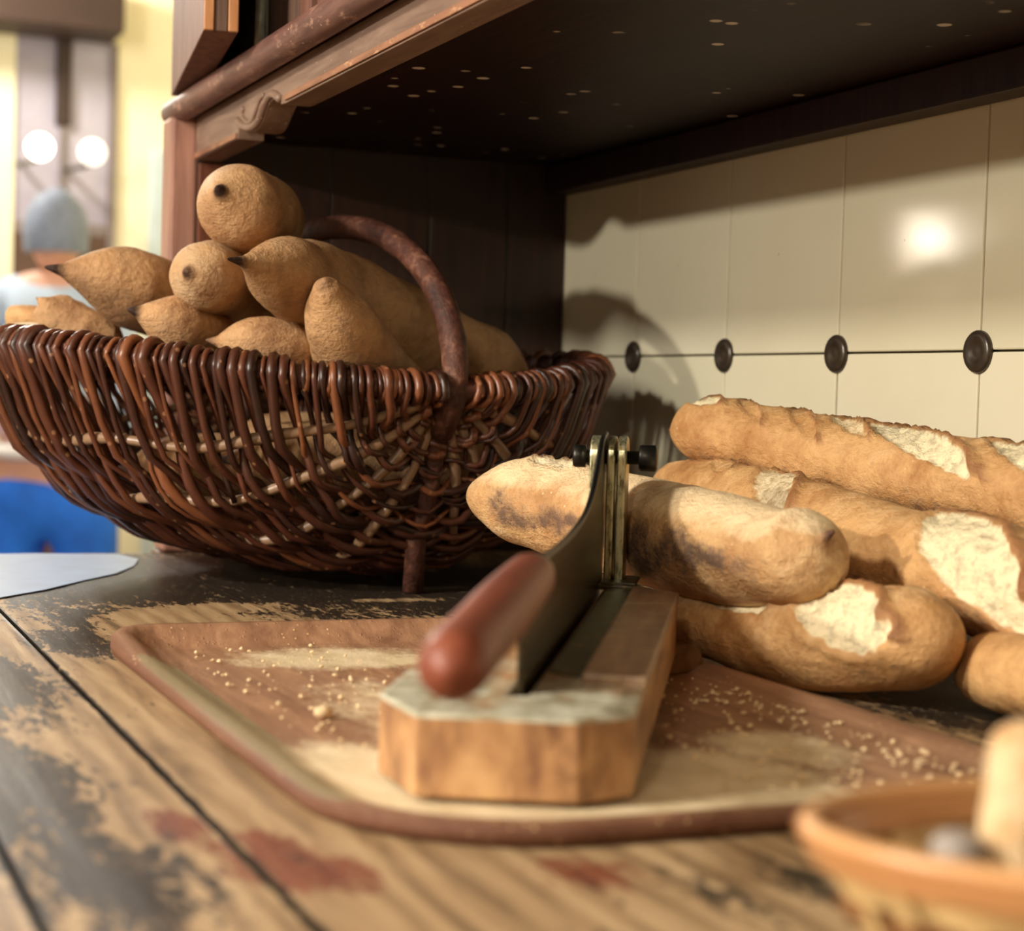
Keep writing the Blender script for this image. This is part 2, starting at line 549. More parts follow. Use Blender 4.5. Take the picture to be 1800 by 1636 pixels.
# ------------------------------------------------------------------ room shell
box('floor', (-5.0, -3.7, -0.94), (3.4, 1.1, -0.90), M['floor']); bpy.data.objects['floor']['kind'] = 'structure'
box('ceiling', (-5.0, -3.7, 2.05), (3.4, 1.1, 2.10), M['plaster_dark']); bpy.data.objects['ceiling']['kind'] = 'structure'
for nm, lo, hi, m in (('wall_far', (-4.92, -3.7, -0.9), (-4.80, 1.1, 2.05), 'plaster'),
                      ('wall_front', (-4.8, -3.7, -0.9), (3.3, -3.6, 2.05), 'plaster_dark'),
                      ('wall_near', (3.3, -3.7, -0.9), (3.4, 1.1, 2.05), 'plaster_dark'),
                      ('wall_side', (-4.8, 1.0, -0.9), (-0.10, 1.1, 2.05), 'plaster'),
                      ('wall_return', (-0.10, 0.10, -0.9), (-0.04, 1.1, 2.05), 'plaster')):
    o = box(nm, lo, hi, M[m])
    o['kind'] = 'structure'
wall_back = box('wall_back', (-0.10, 0.0055, -0.9), (3.3, 0.10, 2.05), M['grout'])
wall_back['kind'] = 'structure'
bm = bmesh.new()
TS = 0.15
bevel_box(bm, (-TS / 2 + 0.0006, -0.0, -TS / 2 + 0.0006), (TS / 2 - 0.0006, 0.006, TS / 2 - 0.0006), 0.0011, 2)
tile_me = bpy.data.meshes.new('tile')
bm.to_mesh(tile_me); bm.free()
tile_me.materials.append(M['tile'])
bm = bmesh.new()
bevel_box(bm, (-TS / 2 + 0.0006, -0.0, -0.0097), (TS / 2 - 0.0006, 0.006, 0.0088), 0.0011, 2)
tile_low = bpy.data.meshes.new('tile_cut')
bm.to_mesh(tile_low); bm.free()
tile_low.materials.append(M['tile'])
inset_me = None
for i in range(11):
    x = 0.14 + TS * i - TS / 2
    for z, me in ((0.169 + TS / 2, tile_me), (0.169 - TS / 2, tile_me), (0.0095, tile_low)):
        o = bpy.data.objects.new('tile', me)
        o.location = (x, 0.0 + random.uniform(-0.0003, 0.0003), z)
        o.rotation_euler = (random.uniform(-.0025, .0025), 0, random.uniform(-.0025, .0025))
        COL.objects.link(o)
        o.parent = wall_back
    if i < 10:
        xd = 0.14 + TS * i
        if inset_me is None:
            o = lathe('tile_inset', [(0.0125, 0.0), (0.0125, 0.0022), (0.0113, 0.0036), (0.0088, 0.0040), (0.0062, 0.0034), (0.0048, 0.0022), (0.0030, 0.0020), (0.0008, 0.0026)],
                      (0, 0, 0), (0, -1, 0), M['inset'], None, 28)
            inset_me = o.data
        else:
            o = bpy.data.objects.new('tile_inset', inset_me)
            COL.objects.link(o)
        o.location = (xd, 0.0004, 0.1685)
        o.parent = wall_back

# ------------------------------------------------------------------ counter
counter = empty('counter', (0.8, -0.35, -0.9), 'worn plank counter top with flaking dark varnish under the breads', 'counter')


def bl(p, c, r):
    dx, dy = (p[0] - c[0]) / r[0], (p[1] - c[1]) / r[1]
    return max(0.0, 1 - math.sqrt(dx * dx + dy * dy))


DARK = [((0.20, -0.30), (0.30, 0.40), 1.45), ((0.38, -0.24), (0.12, 0.16), 1.06), ((0.495, -0.495), (0.085, 0.035), 1.12), ((0.40, -0.480), (0.10, 0.05), 0.92),
        ((0.62, -0.555), (0.16, 0.042), 1.3), ((0.83, -0.572), (0.15, 0.038), 1.4), ((0.96, -0.560), (0.12, 0.036), 1.1), ((0.55, -0.62), (0.5, 0.06), 1.06), ((1.0, -0.64), (0.3, 0.05), 1.06),
        ((0.80, -0.10), (0.55, 0.115), 1.45), ((0.99, -0.322), (0.06, 0.022), 0.73), ((1.04, -0.37), (0.06, 0.022), 0.76), ((1.08, -0.44), (0.05, 0.03), 0.66), ((1.02, -0.40), (0.05, 0.014), 0.59)]
PALE = [((0.415, -0.432), (0.055, 0.05), 1.6), ((0.365, -0.385), (0.03, 0.06), 0.8), ((0.34, -0.27), (0.012, 0.05), 0.9)]
REDS = [((0.955, -0.512), (0.050, 0.020), 1.9), ((0.905, -0.527), (0.035, 0.016), 1.0), ((0.972, -0.492), (0.03, 0.012), 1.1), ((0.99, -0.43), (0.03, 0.03), 0.7)]


def cmask_counter(x, y):
    d = 0.0
    for c, r, k in DARK: d = max(d, bl((x, y), c, r) * k)
    for c, r, k in PALE: d -= bl((x, y), c, r) * k
    d += 0.22 * noise.noise((x * 9, y * 22, 3.1)) + 0.10 * noise.noise((x * 25, y * 60, 7.7))
    g = 0.0
    for c, r, k in REDS: g = max(g, bl((x, y), c, r) * k)
    return (max(0, min(0.80, d)), max(0, min(0.8, g + (0.15 * noise.noise((x * 30, y * 40, 1.0)) if g > 0 else 0))), 0, 1)


def add_mask(me, fn):
    a = me.color_attributes.new('cmask', 'FLOAT_COLOR', 'POINT')
    buf = []
    for v in me.vertices:
        buf.extend(fn(v.co))
    a.data.foreach_set('color', buf)


ys = [-0.70, -0.5835, -0.518, -0.366, -0.195, -0.0005]
for i in range(5):
    y0, y1 = ys[i] + (0.0013 if i in (1, 2) else 0.0003), ys[i + 1] - ((0.0013 if i in (0, 1) else 0.0003) if i < 4 else 0)
    x0, x1 = 0.0005 if i < 3 else 0.001, 2.4
    nx, ny = (260 if i else 160), max(12, int((y1 - y0) / 0.0055))
    vs, fs = [], []
    prof = [0.0] + [0.0015] + [(k / (ny - 3)) * (y1 - y0 - 0.003) + 0.0015 for k in range(1, ny - 3)] + [y1 - y0 - 0.0015, y1 - y0]
    nyy = len(prof)
    for a in range(nx + 1):
        u = a / nx
        x = x0 + (x1 - x0) * (u ** 1.15)
        for b in range(nyy):
            y = y0 + prof[b]
            z = -0.0004 if b in (0, nyy - 1) else 0.00035 * noise.noise((x * 6, y * 60, i)) - 0.0004
            if a == 0: z -= 0.0012
            vs.append((x, y, z))
    for a in range(nx):
        for b in range(nyy - 1):
            q = a * nyy + b
            fs.append((q, q + nyy, q + nyy + 1, q + 1))
    # sides and underside
    base = len(vs)
    loop = [b for b in range(nyy)] + [a * nyy + nyy - 1 for a in range(1, nx + 1)] + [nx * nyy + b for b in range(nyy - 2, -1, -1)] + [a * nyy for a in range(nx - 1, 0, -1)]
    for q in loop:
        vs.append((vs[q][0], vs[q][1], -0.030))
    n = len(loop)
    for k in range(n):
        l = (k + 1) % n
        fs.append((loop[k], loop[l], base + l, base + k))
    fs.append(tuple(base + k for k in range(n)))
    me = pymesh('plank', vs, fs)
    ya_, yb_ = y0, y1
    add_mask(me, lambda c: (0.95, 0, 0, 1) if ((c.y - ya_ < 0.0013 and ya_ < -0.45) or (yb_ - c.y < 0.0013 and yb_ < -0.45)) and c.z < -0.0003 else cmask_counter(c.x, c.y))
    link('plank', me, M['counter'], counter, smooth=False)
box('counter_base', (0.03, -0.66, -0.9), (2.38, -0.001, -0.031), M['counter_edge'], counter, 0.004)
box('end_panel', (-0.030, -0.352, -0.9), (-0.0005, -0.001, 0.0), M['counter_edge'], counter, 0.002)

M['reflection_patch'] = plain('pale_blue_reflection', lin(158, 184, 226), 0.28, 0, 0.10, 40)
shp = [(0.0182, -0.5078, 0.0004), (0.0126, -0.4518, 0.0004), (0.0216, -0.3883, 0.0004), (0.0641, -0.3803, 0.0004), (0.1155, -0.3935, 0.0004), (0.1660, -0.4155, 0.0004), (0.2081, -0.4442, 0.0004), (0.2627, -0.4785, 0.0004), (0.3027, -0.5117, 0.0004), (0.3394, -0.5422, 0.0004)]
o = prism('counter_reflection', [(p[0], p[1]) for p in shp], 2, 0.0002, 0.0007, M['reflection_patch'])  # thin bluish patch standing in for a reflection on the counter
tag(o, 'thin pale blue grey patch painted as a reflection on the far left end of the counter', 'reflection_patch')

# ------------------------------------------------------------------ wall cupboard above the counter
cup = empty('hutch', (0.0, -0.17, 0.0), 'dark reddish brown wooden hutch with carved fascia over the tiles', 'cupboard')
YF = -0.330
# left side: vertical boards
yb = [-0.326, -0.215, -0.1275, -0.056, -0.0008]
for i in range(4):
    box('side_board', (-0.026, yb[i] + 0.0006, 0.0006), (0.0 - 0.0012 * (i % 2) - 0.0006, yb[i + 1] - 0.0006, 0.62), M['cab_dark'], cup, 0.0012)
# front stile
box('front_stile', (-0.030, -0.350, 0.0006), (0.003, -0.3275, 0.3495), M['cab_post'], cup, 0.003)
box('stile_inner_strip', (-0.0005, -0.3270, 0.0005), (0.0035, -0.300, 0.3140), M['cab_v'], cup, 0.001)
# shelf, back rail
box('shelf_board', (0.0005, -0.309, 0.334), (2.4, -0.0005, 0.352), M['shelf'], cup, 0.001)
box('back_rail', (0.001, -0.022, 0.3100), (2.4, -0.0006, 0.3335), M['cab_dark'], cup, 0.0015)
# carved fascia
fp = [(-0.0048, -0.3300, 0.3153), (0.1432, -0.3300, 0.3159), (0.1457, -0.3300, 0.3255), (0.1580, -0.3300, 0.3211), (0.1700, -0.3300, 0.3181), (0.1817, -0.3300, 0.3163), (0.1931, -0.3300, 0.3157), (0.2041, -0.3300, 0.3168),
      (0.2117, -0.3300, 0.3198), (0.2190, -0.3300, 0.3240), (0.2263, -0.3300, 0.3281), (0.2337, -0.3300, 0.3306), (0.2426, -0.3300, 0.3313), (0.2532, -0.3300, 0.3291), (0.2637, -0.3300, 0.3251), (0.2738, -0.3300, 0.3245)]
poly = [(p[0], p[2]) for p in fp]
poly = [(0.0035, poly[0][1])] + poly[1:] + [(2.4, 0.3255), (2.4, 0.3500), (0.0035, 0.3500)]
prism('fascia', poly, 1, -0.330, -0.310, M['fascia'], cup, 0.0008)
# worn light bottom edges of the fascia
x_r = poly[15][0]
box('worn_edge', (x_r + 0.002, -0.3316, 0.3258), (2.39, -0.3302, 0.3300), M['edge'], cup, 0.0005)
box('worn_edge', (0.006, -0.3316, poly[1][1] + 0.0004), (poly[1][0] - 0.001, -0.3302, poly[1][1] + 0.0048), M['edge'], cup, 0.0005)
# raised bead that follows the scroll
sc = [(p[0], p[2] + 0.0035) for p in fp[2:15]]
bead = [(p[0], -0.3308, p[1]) for p in sc]
tube('scroll_bead', catmull(bead, 40), 0.0030, M['fascia'], cup, 8)
bead2 = [(0.1615, -0.3300, 0.3366), (0.1587, -0.3300, 0.3309), (0.1727, -0.3300, 0.3246), (0.1890, -0.3300, 0.3242), (0.1981, -0.3300, 0.3294), (0.2071, -0.3300, 0.3354), (0.2193, -0.3300, 0.3376)]
tube('scroll_bead', catmull([(p[0], -0.3304, p[2]) for p in bead2], 30), 0.0018, M['fascia'], cup, 6)
# half round moulding
rp = [(-0.034 + 2.42 * (i / 60), -0.3410, 0.3560) for i in range(61)]
rr = [0.0102 * min(1, (i + 0.4) / 1.2) for i in range(61)]
tube('moulding', [(-0.0415, -0.3410, 0.3560), (-0.040, -0.3410, 0.3560), (-0.037, -0.341, 0.356)] + rp, [0.003, 0.007, 0.0092] + [0.0102] * 61, M['roll'], cup, 18)
box('moulding_ledge', (-0.034, -0.340, 0.3520), (2.4, -0.3005, 0.3655), M['roll'], cup, 0.002)
# carcass above the moulding: face frame, a shut panelled door and a door ajar
box('face_stile', (-0.030, -0.326, 0.366), (0.070, -0.302, 0.62), M['cab_v'], cup, 0.002)
box('face_stile', (0.072, -0.326, 0.366), (0.300, -0.302, 0.62), M['door_core'], cup, 0.002)
box('bead_stile', (0.3005, -0.329, 0.366), (0.318, -0.304, 0.62), M['door'], cup, 0.003)
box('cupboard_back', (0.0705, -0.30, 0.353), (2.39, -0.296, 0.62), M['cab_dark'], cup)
door = empty('shut_door', (0.335, -0.325, 0.37)); door.parent = cup; door.matrix_parent_inverse = Matrix.Translation(-Vector(cup.location))
box('bottom_rail', (0.3285, -0.326, 0.367), (0.98, -0.3055, 0.398), M['door'], door, 0.002)
box('door_stile', (0.3285, -0.3265, 0.3985), (0.375, -0.3055, 0.62), M['door'], door, 0.002)
box('door_panel', (0.3755, -0.318, 0.3985), (0.98, -0.309, 0.62), M['cab'], door, 0.001)
# open door: thick leaf hinged on the left, its free edge shows light - dark - light strips
A0 = Vector((0.275, -0.386, 0)); A1 = Vector((-0.012, -0.3475, 0))
dr = (A1 - A0).normalized(); nrm = Vector((-dr.y, dr.x, 0))
if nrm.y < 0: nrm = -nrm
TH = 0.0225
od = empty('open_door', (0.275, -0.386, 0.3605)); od.parent = cup; od.matrix_parent_inverse = Matrix.Translation(-Vector(cup.location))


def leaf(name, u0, u1, w0, w1, mat, z0=0.3672, bev=0.0008):
    ps = [A0 + dr * u0 + nrm * w0, A0 + dr * u1 + nrm * w0, A0 + dr * u1 + nrm * w1, A0 + dr * u0 + nrm * w1]
    return prism(name, [(p.x, p.y) for p in ps], 2, z0, 0.62, mat, od, bev)


leaf('door_leaf', 0.004, (A1 - A0).length, 0.0, TH, M['door'])
leaf('edge_strip', 0.0, 0.004, 0.0, 0.0065, M['door_light'])
leaf('edge_groove', 0.0015, 0.004, 0.0068, 0.0155, M['door_core'])
leaf('edge_strip', 0.0, 0.004, 0.0158, TH, M['door_light'])
# hinge and wire hook on the face frame
hg = (0.2081, -0.3290, 0.3818)
box('hinge', (hg[0] - 0.012, -0.3320, hg[2] - 0.020), (hg[0] + 0.006, -0.3268, 0.44), M['brass'], cup, 0.0012)
lathe('hinge_knuckle', [(0.0038, 0), (0.0038, 0.05)], (hg[0] + 0.012, -0.3345, hg[2] - 0.018), (0, 0, 1), M['brass'], cup, 12)
hk = [(0.1546, -0.3300, 0.4071), (0.1720, -0.3300, 0.3991), (0.1556, -0.3300, 0.3971), (0.1396, -0.3300, 0.4049), (0.1546, -0.3300, 0.4071)]
tube('hook_ring', catmull([(p[0], -0.333, p[2]) for p in hk], 24), 0.0013, M['iron'], cup, 6)
hk = [(0.1454, -0.3300, 0.3981), (0.1534, -0.3300, 0.3848), (0.1576, -0.3300, 0.3772), (0.1477, -0.3300, 0.3747), (0.1301, -0.3300, 0.3783)]
tube('hook_wire', catmull([(p[0], -0.3315, p[2]) for p in hk], 18), 0.0011, M['iron'], cup, 6)


# ------------------------------------------------------------------ breads
def smooth(a, b, x):
    x = max(0.0, min(1.0, (x - a) / (b - a)))
    return x * x * (3 - 2 * x)


def loaf(name, label, pts, R, mat, cat='bread', group=None, ends=('tip', 'tip'), Lt=(2.0, 2.0), flat=0.85, n=110, m=44,
         scores=(), seed=0, lump=0.05, tip_dark=1.0, flour=0.35, belly=(), nub=(0.12, 0.12), side_band=0.0, crumb_ends=(0, 0), topflour=0.15, nubl=0.18, dark_band=None, bp=(2.0, 0.8)):
    """a loaf swept along a spine; R = radius (m) or list of radii along it. scores: (t, angle, half length in radii, half width in radii, slant, depth)"""
    S0 = catmull(pts, n * 3)
    c0 = [0.0]
    for i in range(1, len(S0)): c0.append(c0[-1] + (S0[i] - S0[i - 1]).length)
    S = []; k0 = 0
    for i in range(n):
        tg = c0[-1] * i / (n - 1)
        while k0 < len(S0) - 2 and c0[k0 + 1] < tg: k0 += 1
        S.append(S0[k0].lerp(S0[k0 + 1], min(1.0, (tg - c0[k0]) / max(1e-9, c0[k0 + 1] - c0[k0]))))
    rad = R if hasattr(R, '__len__') else [R, R]
    cum = [0.0]
    for i in range(1, n): cum.append(cum[-1] + (S[i] - S[i - 1]).length)
    Ltot = cum[-1]
    Rm = sum(rad) / len(rad)
    vs, cols = [], []
    up = Vector((0, 0, 1)) if abs((S[-1] - S[0]).normalized().z) < 0.6 else Vector((0, -1, 0))
    sv = Vector((seed * 3.7 + 1.3, seed * 1.9, seed * 5.1))
    for i in range(n):
        # cluster rings towards the ends
        t = 0.5 - 0.5 * math.cos(math.pi * i / (n - 1)) if True else i / (n - 1)
        t = 0.35 * (i / (n - 1)) + 0.65 * t
        q = t * (len(rad) - 1); k = min(int(q), len(rad) - 2)
        r0 = rad[k] + (rad[k + 1] - rad[k]) * smooth(0, 1, q - k)
        u = t * (n - 1); k2 = min(int(u), n - 2)
        c = S[k2].lerp(S[k2 + 1], u - k2)
        T = (S[min(k2 + 2, n - 1)] - S[max(k2 - 1, 0)]).normalized()
        Sd = T.cross(up).normalized()
        U = Sd.cross(T).normalized()
        f = 1.0; dk = 0.0
        for e, d, L_, nb in ((ends[0], t * Ltot, Lt[0], nub[0]), (ends[1], (1 - t) * Ltot, Lt[1], nub[1])):
            x = d / (L_ * Rm)
            if e == 'tip':
                if x < 1:
                    xb = max(0.0, (x - nubl) / (1 - nubl))
                    body = (1 - (1 - xb) ** bp[0]) ** bp[1]
                    tip = nb * (0.35 * math.sqrt(min(1, x / 0.03)) + 1.7 * (x / (nubl * 1.5) if x < nubl * 1.5 else 1.0))
                    f = min(f, math.sqrt(tip * tip * (1 - body) + body * body))
                    dk = max(dk, tip_dark * (1 - smooth(0.04, nubl * 1.7, x)))
            elif e == 'round':
                if x < 1: f = min(f, math.sqrt(max(0, 1 - (1 - x) ** 2)))
                dk = max(dk, 0.25 * (1 - smooth(0.0, 0.8, x)) * tip_dark)
            elif e == 'cut':
                if x < 0.12: f = min(f, 0.90 + 0.1 * math.sqrt(x / 0.12))
        f = max(f, 0.004)
        for j in range(m):
            a = 2 * math.pi * j / m            # 0 = up, + towards Sd
            cu, cs = math.cos(a), math.sin(a)
            if cu < 0: cu *= flat
            dirv = Sd * cs + U * cu
            p0 = c + dirv * (r0 * f)
            nz = noise.noise(p0 / Rm * 0.9 + sv) * 1.0 + 0.5 * noise.noise(p0 / Rm * 2.1 + sv * 2)
            fine = noise.noise(p0 / Rm * 6.0 + sv) * 0.6 + 0.4 * noise.noise(p0 / Rm * 13.0 - sv)
            disp = lump * nz + 0.012 * fine
            sm = 0.0; ddk = dk
            for sc_ in scores:
                st, sa, sl, sw, slant, dep = sc_[:6]
                pal = sc_[6] if len(sc_) > 6 else 1.0
                aa = (a - sa + math.pi) % (2 * math.pi) - math.pi
                X = (t - st) * Ltot / Rm
                Y = aa
                cx, sx = math.cos(slant), math.sin(slant)
                lx = X * cx + Y * sx
                ly = -X * sx + Y * cx
                wob = 0.18 * noise.noise(p0 / Rm * 3.0 + sv * 3)
                dd = math.sqrt((lx / sl) ** 2 + (ly / sw) ** 2) + wob
                if dd < 1.6:
                    ins = 1 - smooth(0.80, 1.0, dd)
                    sm = max(sm, ins * pal)
                    ridge = math.exp(-((dd - 1.05) / 0.16) ** 2)
                    ear = ridge * (1.0 if ly < 0 else 0.35)
                    disp += dep * (0.85 * ear - 0.75 * ins * (0.6 + 0.4 * (ly / sw)) + ins * 0.38 * fine + ins * 0.30 * noise.noise(p0 / Rm * 4.2 + sv))
                    ddk = max(ddk, 0.62 * ear * (1 if ly < 0 else 0.6))
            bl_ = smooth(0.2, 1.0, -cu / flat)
            vs.append(c + dirv * (r0 * f * (1 + disp * min(1, f * 1.6))))
            fl = flour * (0.6 + 0.6 * noise.noise(p0 / Rm * 1.3 + sv * 1.7)) + topflour * max(0, cu)
            if side_band:
                fl += side_band * math.exp(-((cu - 0.05) / 0.35) ** 2)
            if crumb_ends[0] and t * Ltot < 0.10 * Rm: sm = 1.0
            if crumb_ends[1] and (1 - t) * Ltot < 0.10 * Rm: sm = 1.0
            av = 0.0
            if dark_band:  # darker mottled band at one angle around the loaf
                aa = (a - dark_band[0] + math.pi) % (2 * math.pi) - math.pi
                av = dark_band[2] * math.exp(-((aa + 0.5 * noise.noise(p0 / Rm * 1.1 + sv)) / dark_band[1]) ** 2) * smooth(0.02, 0.15, t) * (1 - smooth(dark_band[3], dark_band[3] + 0.18, t))
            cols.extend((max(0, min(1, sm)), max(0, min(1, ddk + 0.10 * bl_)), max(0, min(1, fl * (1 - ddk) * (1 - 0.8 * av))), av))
    fs = []
    for i in range(n - 1):
        for j in range(m):
            l = (j + 1) % m
            fs.append((i * m + j, i * m + l, (i + 1) * m + l, (i + 1) * m + j))
    for ring, rev in ((0, True), (n - 1, False)):
        cc = sum((vs[ring * m + j] for j in range(m)), Vector()) / m
        vs.append(cc); ci = len(vs) - 1
        cr = 1.0 if crumb_ends[0 if ring == 0 else 1] else 0.0
        cols.extend((cr, 0.0 if cr else (0.6 * tip_dark), 0.2, 0))
        for j in range(m):
            l = (j + 1) % m
            fs.append((ring * m + l, ring * m + j, ci) if rev else (ring * m + j, ring * m + l, ci))
    org = Vector(pts[len(pts) // 2])
    me = pymesh(name, [v - org for v in vs], fs)
    at_ = me.color_attributes.new('cmask', 'FLOAT_COLOR', 'POINT')
    at_.data.foreach_set('color', cols)
    o = link(name, me, M[mat], None, smooth=True)
    o.location = org
    return tag(o, label, cat, group)


GB = 'pointed rustic loaves heaped in the wicker basket'
loaf('rustic_loaf', 'short rustic loaf on top of the heap, its dark nub pointing up', [(0.3098, -0.3834, 0.2620), (0.2972, -0.3748, 0.2587), (0.2633, -0.3526, 0.2526), (0.1992, -0.3243, 0.2532), (0.1388, -0.2999, 0.2551)], [0.019, 0.0290, 0.0305, 0.0280, 0.023], 'rustic',
     group=GB, dark_band=(2.2, 0.8, 0.3, 0.95), nubl=0.22, Lt=(1.35, 1.2), flat=0.95, seed=1, nub=(0.17, 0.1), flour=0.45, ends=('tip', 'round'))
loaf('rustic_loaf', 'big rustic loaf at the left of the heap with a black pointed tip', [(0.1729, -0.4707, 0.2138), (0.1726, -0.4583, 0.2122), (0.1647, -0.4256, 0.2075), (0.1474, -0.3899, 0.1983), (0.1208, -0.3506, 0.1873), (0.1015, -0.3198, 0.1762)], [0.0225, 0.0270, 0.0290, 0.027, 0.022, 0.02], 'rustic',
     group=GB, dark_band=(2.2, 0.8, 0.35, 0.95), bp=(1.7, 0.85), Lt=(2.7, 2.0), flat=0.98, seed=2, flour=0.40, nub=(0.13, 0.1))
loaf('rustic_loaf', 'pale egg-shaped loaf end wedged under the topmost loaf, small round nub', [(0.2996, -0.4004, 0.2082), (0.2837, -0.3868, 0.2067), (0.2314, -0.3562, 0.2057), (0.1714, -0.3186, 0.1983), (0.1207, -0.2854, 0.1858)], [0.0200, 0.0248, 0.0255, 0.0240, 0.019], 'rustic',
     group=GB, dark_band=(2.2, 0.8, 0.35, 0.95), Lt=(1.15, 2.0), flat=1.0, seed=3, flour=0.95, nub=(0.16, 0.1), tip_dark=0.7)
loaf('rustic_loaf', 'longest rustic loaf, dark tip at left and body running back under the basket handle', [(0.3739, -0.3906, 0.2125), (0.3596, -0.3729, 0.2115), (0.3240, -0.3415, 0.2079), (0.2436, -0.2828, 0.1991), (0.1996, -0.2259, 0.1827), (0.1787, -0.1734, 0.1657), (0.1662, -0.1265, 0.1536), (0.1554, -0.0883, 0.1433)], [0.018, 0.0250, 0.0305, 0.0335, 0.0325, 0.029, 0.022], 'rustic',
     group=GB, dark_band=(2.2, 0.8, 0.35, 0.95), bp=(1.7, 0.90), Lt=(2.9, 2.0), flat=1.0, seed=4, n=140, flour=0.32, nub=(0.12, 0.1))
loaf('rustic_loaf', 'rustic loaf standing nearly upright against the front rim, blunt end on top', [(0.3678, -0.3276, 0.2041), (0.3618, -0.3245, 0.1985), (0.3429, -0.3117, 0.1811), (0.3151, -0.2897, 0.1585), (0.2738, -0.2610, 0.1346), (0.2284, -0.2293, 0.1105)], [0.0230, 0.0250, 0.0285, 0.0325, 0.029], 'rustic',
     group=GB, dark_band=(2.2, 0.8, 0.35, 0.95), Lt=(2.5, 1.6), flat=1.0, seed=5, flour=0.30, ends=('tip', 'tip'), nub=(0.17, 0.1), nubl=0.07, bp=(2.2, 0.72), tip_dark=0.3, lump=0.07)
loaf('rustic_loaf', 'brown wrinkled loaf low in the heap, below the leftmost big loaf', [(0.2717, -0.4313, 0.1833), (0.2707, -0.4233, 0.1818), (0.2678, -0.4022, 0.1754), (0.2472, -0.3746, 0.1648), (0.2157, -0.3471, 0.1536)], [0.0185, 0.0215, 0.0215, 0.019], 'rustic',
     group=GB, dark_band=(2.2, 0.8, 0.35, 0.95), bp=(1.8, 0.85), Lt=(1.9, 1.6), flat=1.0, seed=6, flour=0.22, nub=(0.14, 0.1))
loaf('rustic_loaf', 'low loaf lying along the front rim, left of the upright loaf', [(0.2871, -0.3829, 0.1650), (0.2904, -0.3750, 0.1645), (0.2969, -0.3540, 0.1638), (0.2952, -0.3324, 0.1601), (0.2884, -0.3101, 0.1538)], [0.0155, 0.0185, 0.0195, 0.0175], 'rustic',
     group=GB, dark_band=(2.2, 0.8, 0.35, 0.95), Lt=(2.2, 1.0), flat=1.0, seed=7, flour=0.30, nub=(0.14, 0.1), tip_dark=0.6)
loaf('rustic_loaf', 'torn-ended loaf by the left rim with a thin curled crust spike', [(0.1256, -0.4692, 0.1945), (0.1279, -0.4639, 0.1906), (0.1224, -0.4521, 0.1807), (0.1265, -0.4303, 0.1684), (0.1281, -0.4017, 0.1559)], [0.006, 0.0165, 0.0185, 0.0185, 0.017], 'rustic',
     group=GB, dark_band=(2.2, 0.8, 0.35, 0.95), Lt=(1.0, 1.6), flat=1.0, seed=8, flour=0.35, nub=(0.2, 0.1), tip_dark=0.5, lump=0.09)
loaf('cut_loaf_end', 'cut bread end with cream crumb face at the left corner of the basket', [(0.0734, -0.4791, 0.1808), (0.0827, -0.4696, 0.1810), (0.0962, -0.4502, 0.1790)], [0.0095, 0.0100, 0.010], 'pale',
     ends=('cut', 'cut'), Lt=(1, 1), flat=1.0, seed=9, flour=0.1, n=40, m=24, tip_dark=0, crumb_ends=(1, 1), lump=0.08, group=None)
for q, (a_, b_) in enumerate((((0.175, -0.42, 0.075), (0.185, -0.16, 0.070)), ((0.235, -0.36, 0.085), (0.245, -0.15, 0.085)), ((0.125, -0.34, 0.090), (0.135, -0.12, 0.088)))):
    loaf('rustic_loaf', ('buried loaf lying against the left inner wickerwork, low in the big basket', 'buried loaf nearest the front wickerwork, low in the big basket', 'buried loaf at the back, lowest layer of the big basket')[q], [a_, [(a_[i] + b_[i]) / 2 for i in range(3)], b_], [0.026, 0.029, 0.026], 'rustic',
         group='loaves buried at the bottom of the wicker basket', Lt=(1.8, 1.8), seed=40 + q, n=50, m=24)

# baguettes at right
GP = 'golden baguettes piled by the tiled wall'
loaf('baguette', 'topmost golden baguette lying against the cream tiles, pointed left end', [(0.3958, -0.0990, 0.1154), (0.4081, -0.0954, 0.1159), (0.4387, -0.0870, 0.1148), (0.4877, -0.0740, 0.1093), (0.5469, -0.0625, 0.1024), (0.6028, -0.0533, 0.0975), (0.6549, -0.0457, 0.0936), (0.7136, -0.0404, 0.0897), (0.7860, -0.0359, 0.0854)],
     [0.0200, 0.0232, 0.0240, 0.0248, 0.0258, 0.0262, 0.0255], 'golden', group=GP, Lt=(1.35, 2.0), flat=0.92, seed=11, n=200, m=64, flour=0.25, nub=(0.10, 0.1), tip_dark=0.75,
     scores=[(0.085, 0.25, 1.0, 0.34, 0.35, 0.14, 0.7), (0.20, 0.35, 1.2, 0.20, 0.55, 0.10, 0.15), (0.31, 0.30, 1.5, 0.24, 0.50, 0.12, 0.25), (0.41, 0.20, 1.3, 0.26, 0.40, 0.14, 0.5), (0.575, 0.52, 2.7, 0.40, 0.27, 0.20, 0.9), (0.80, 0.5, 2.2, 0.4, 0.3, 0.2, 0.9)], dark_band=(2.4, 0.6, 0.5, 0.8), lump=0.075)
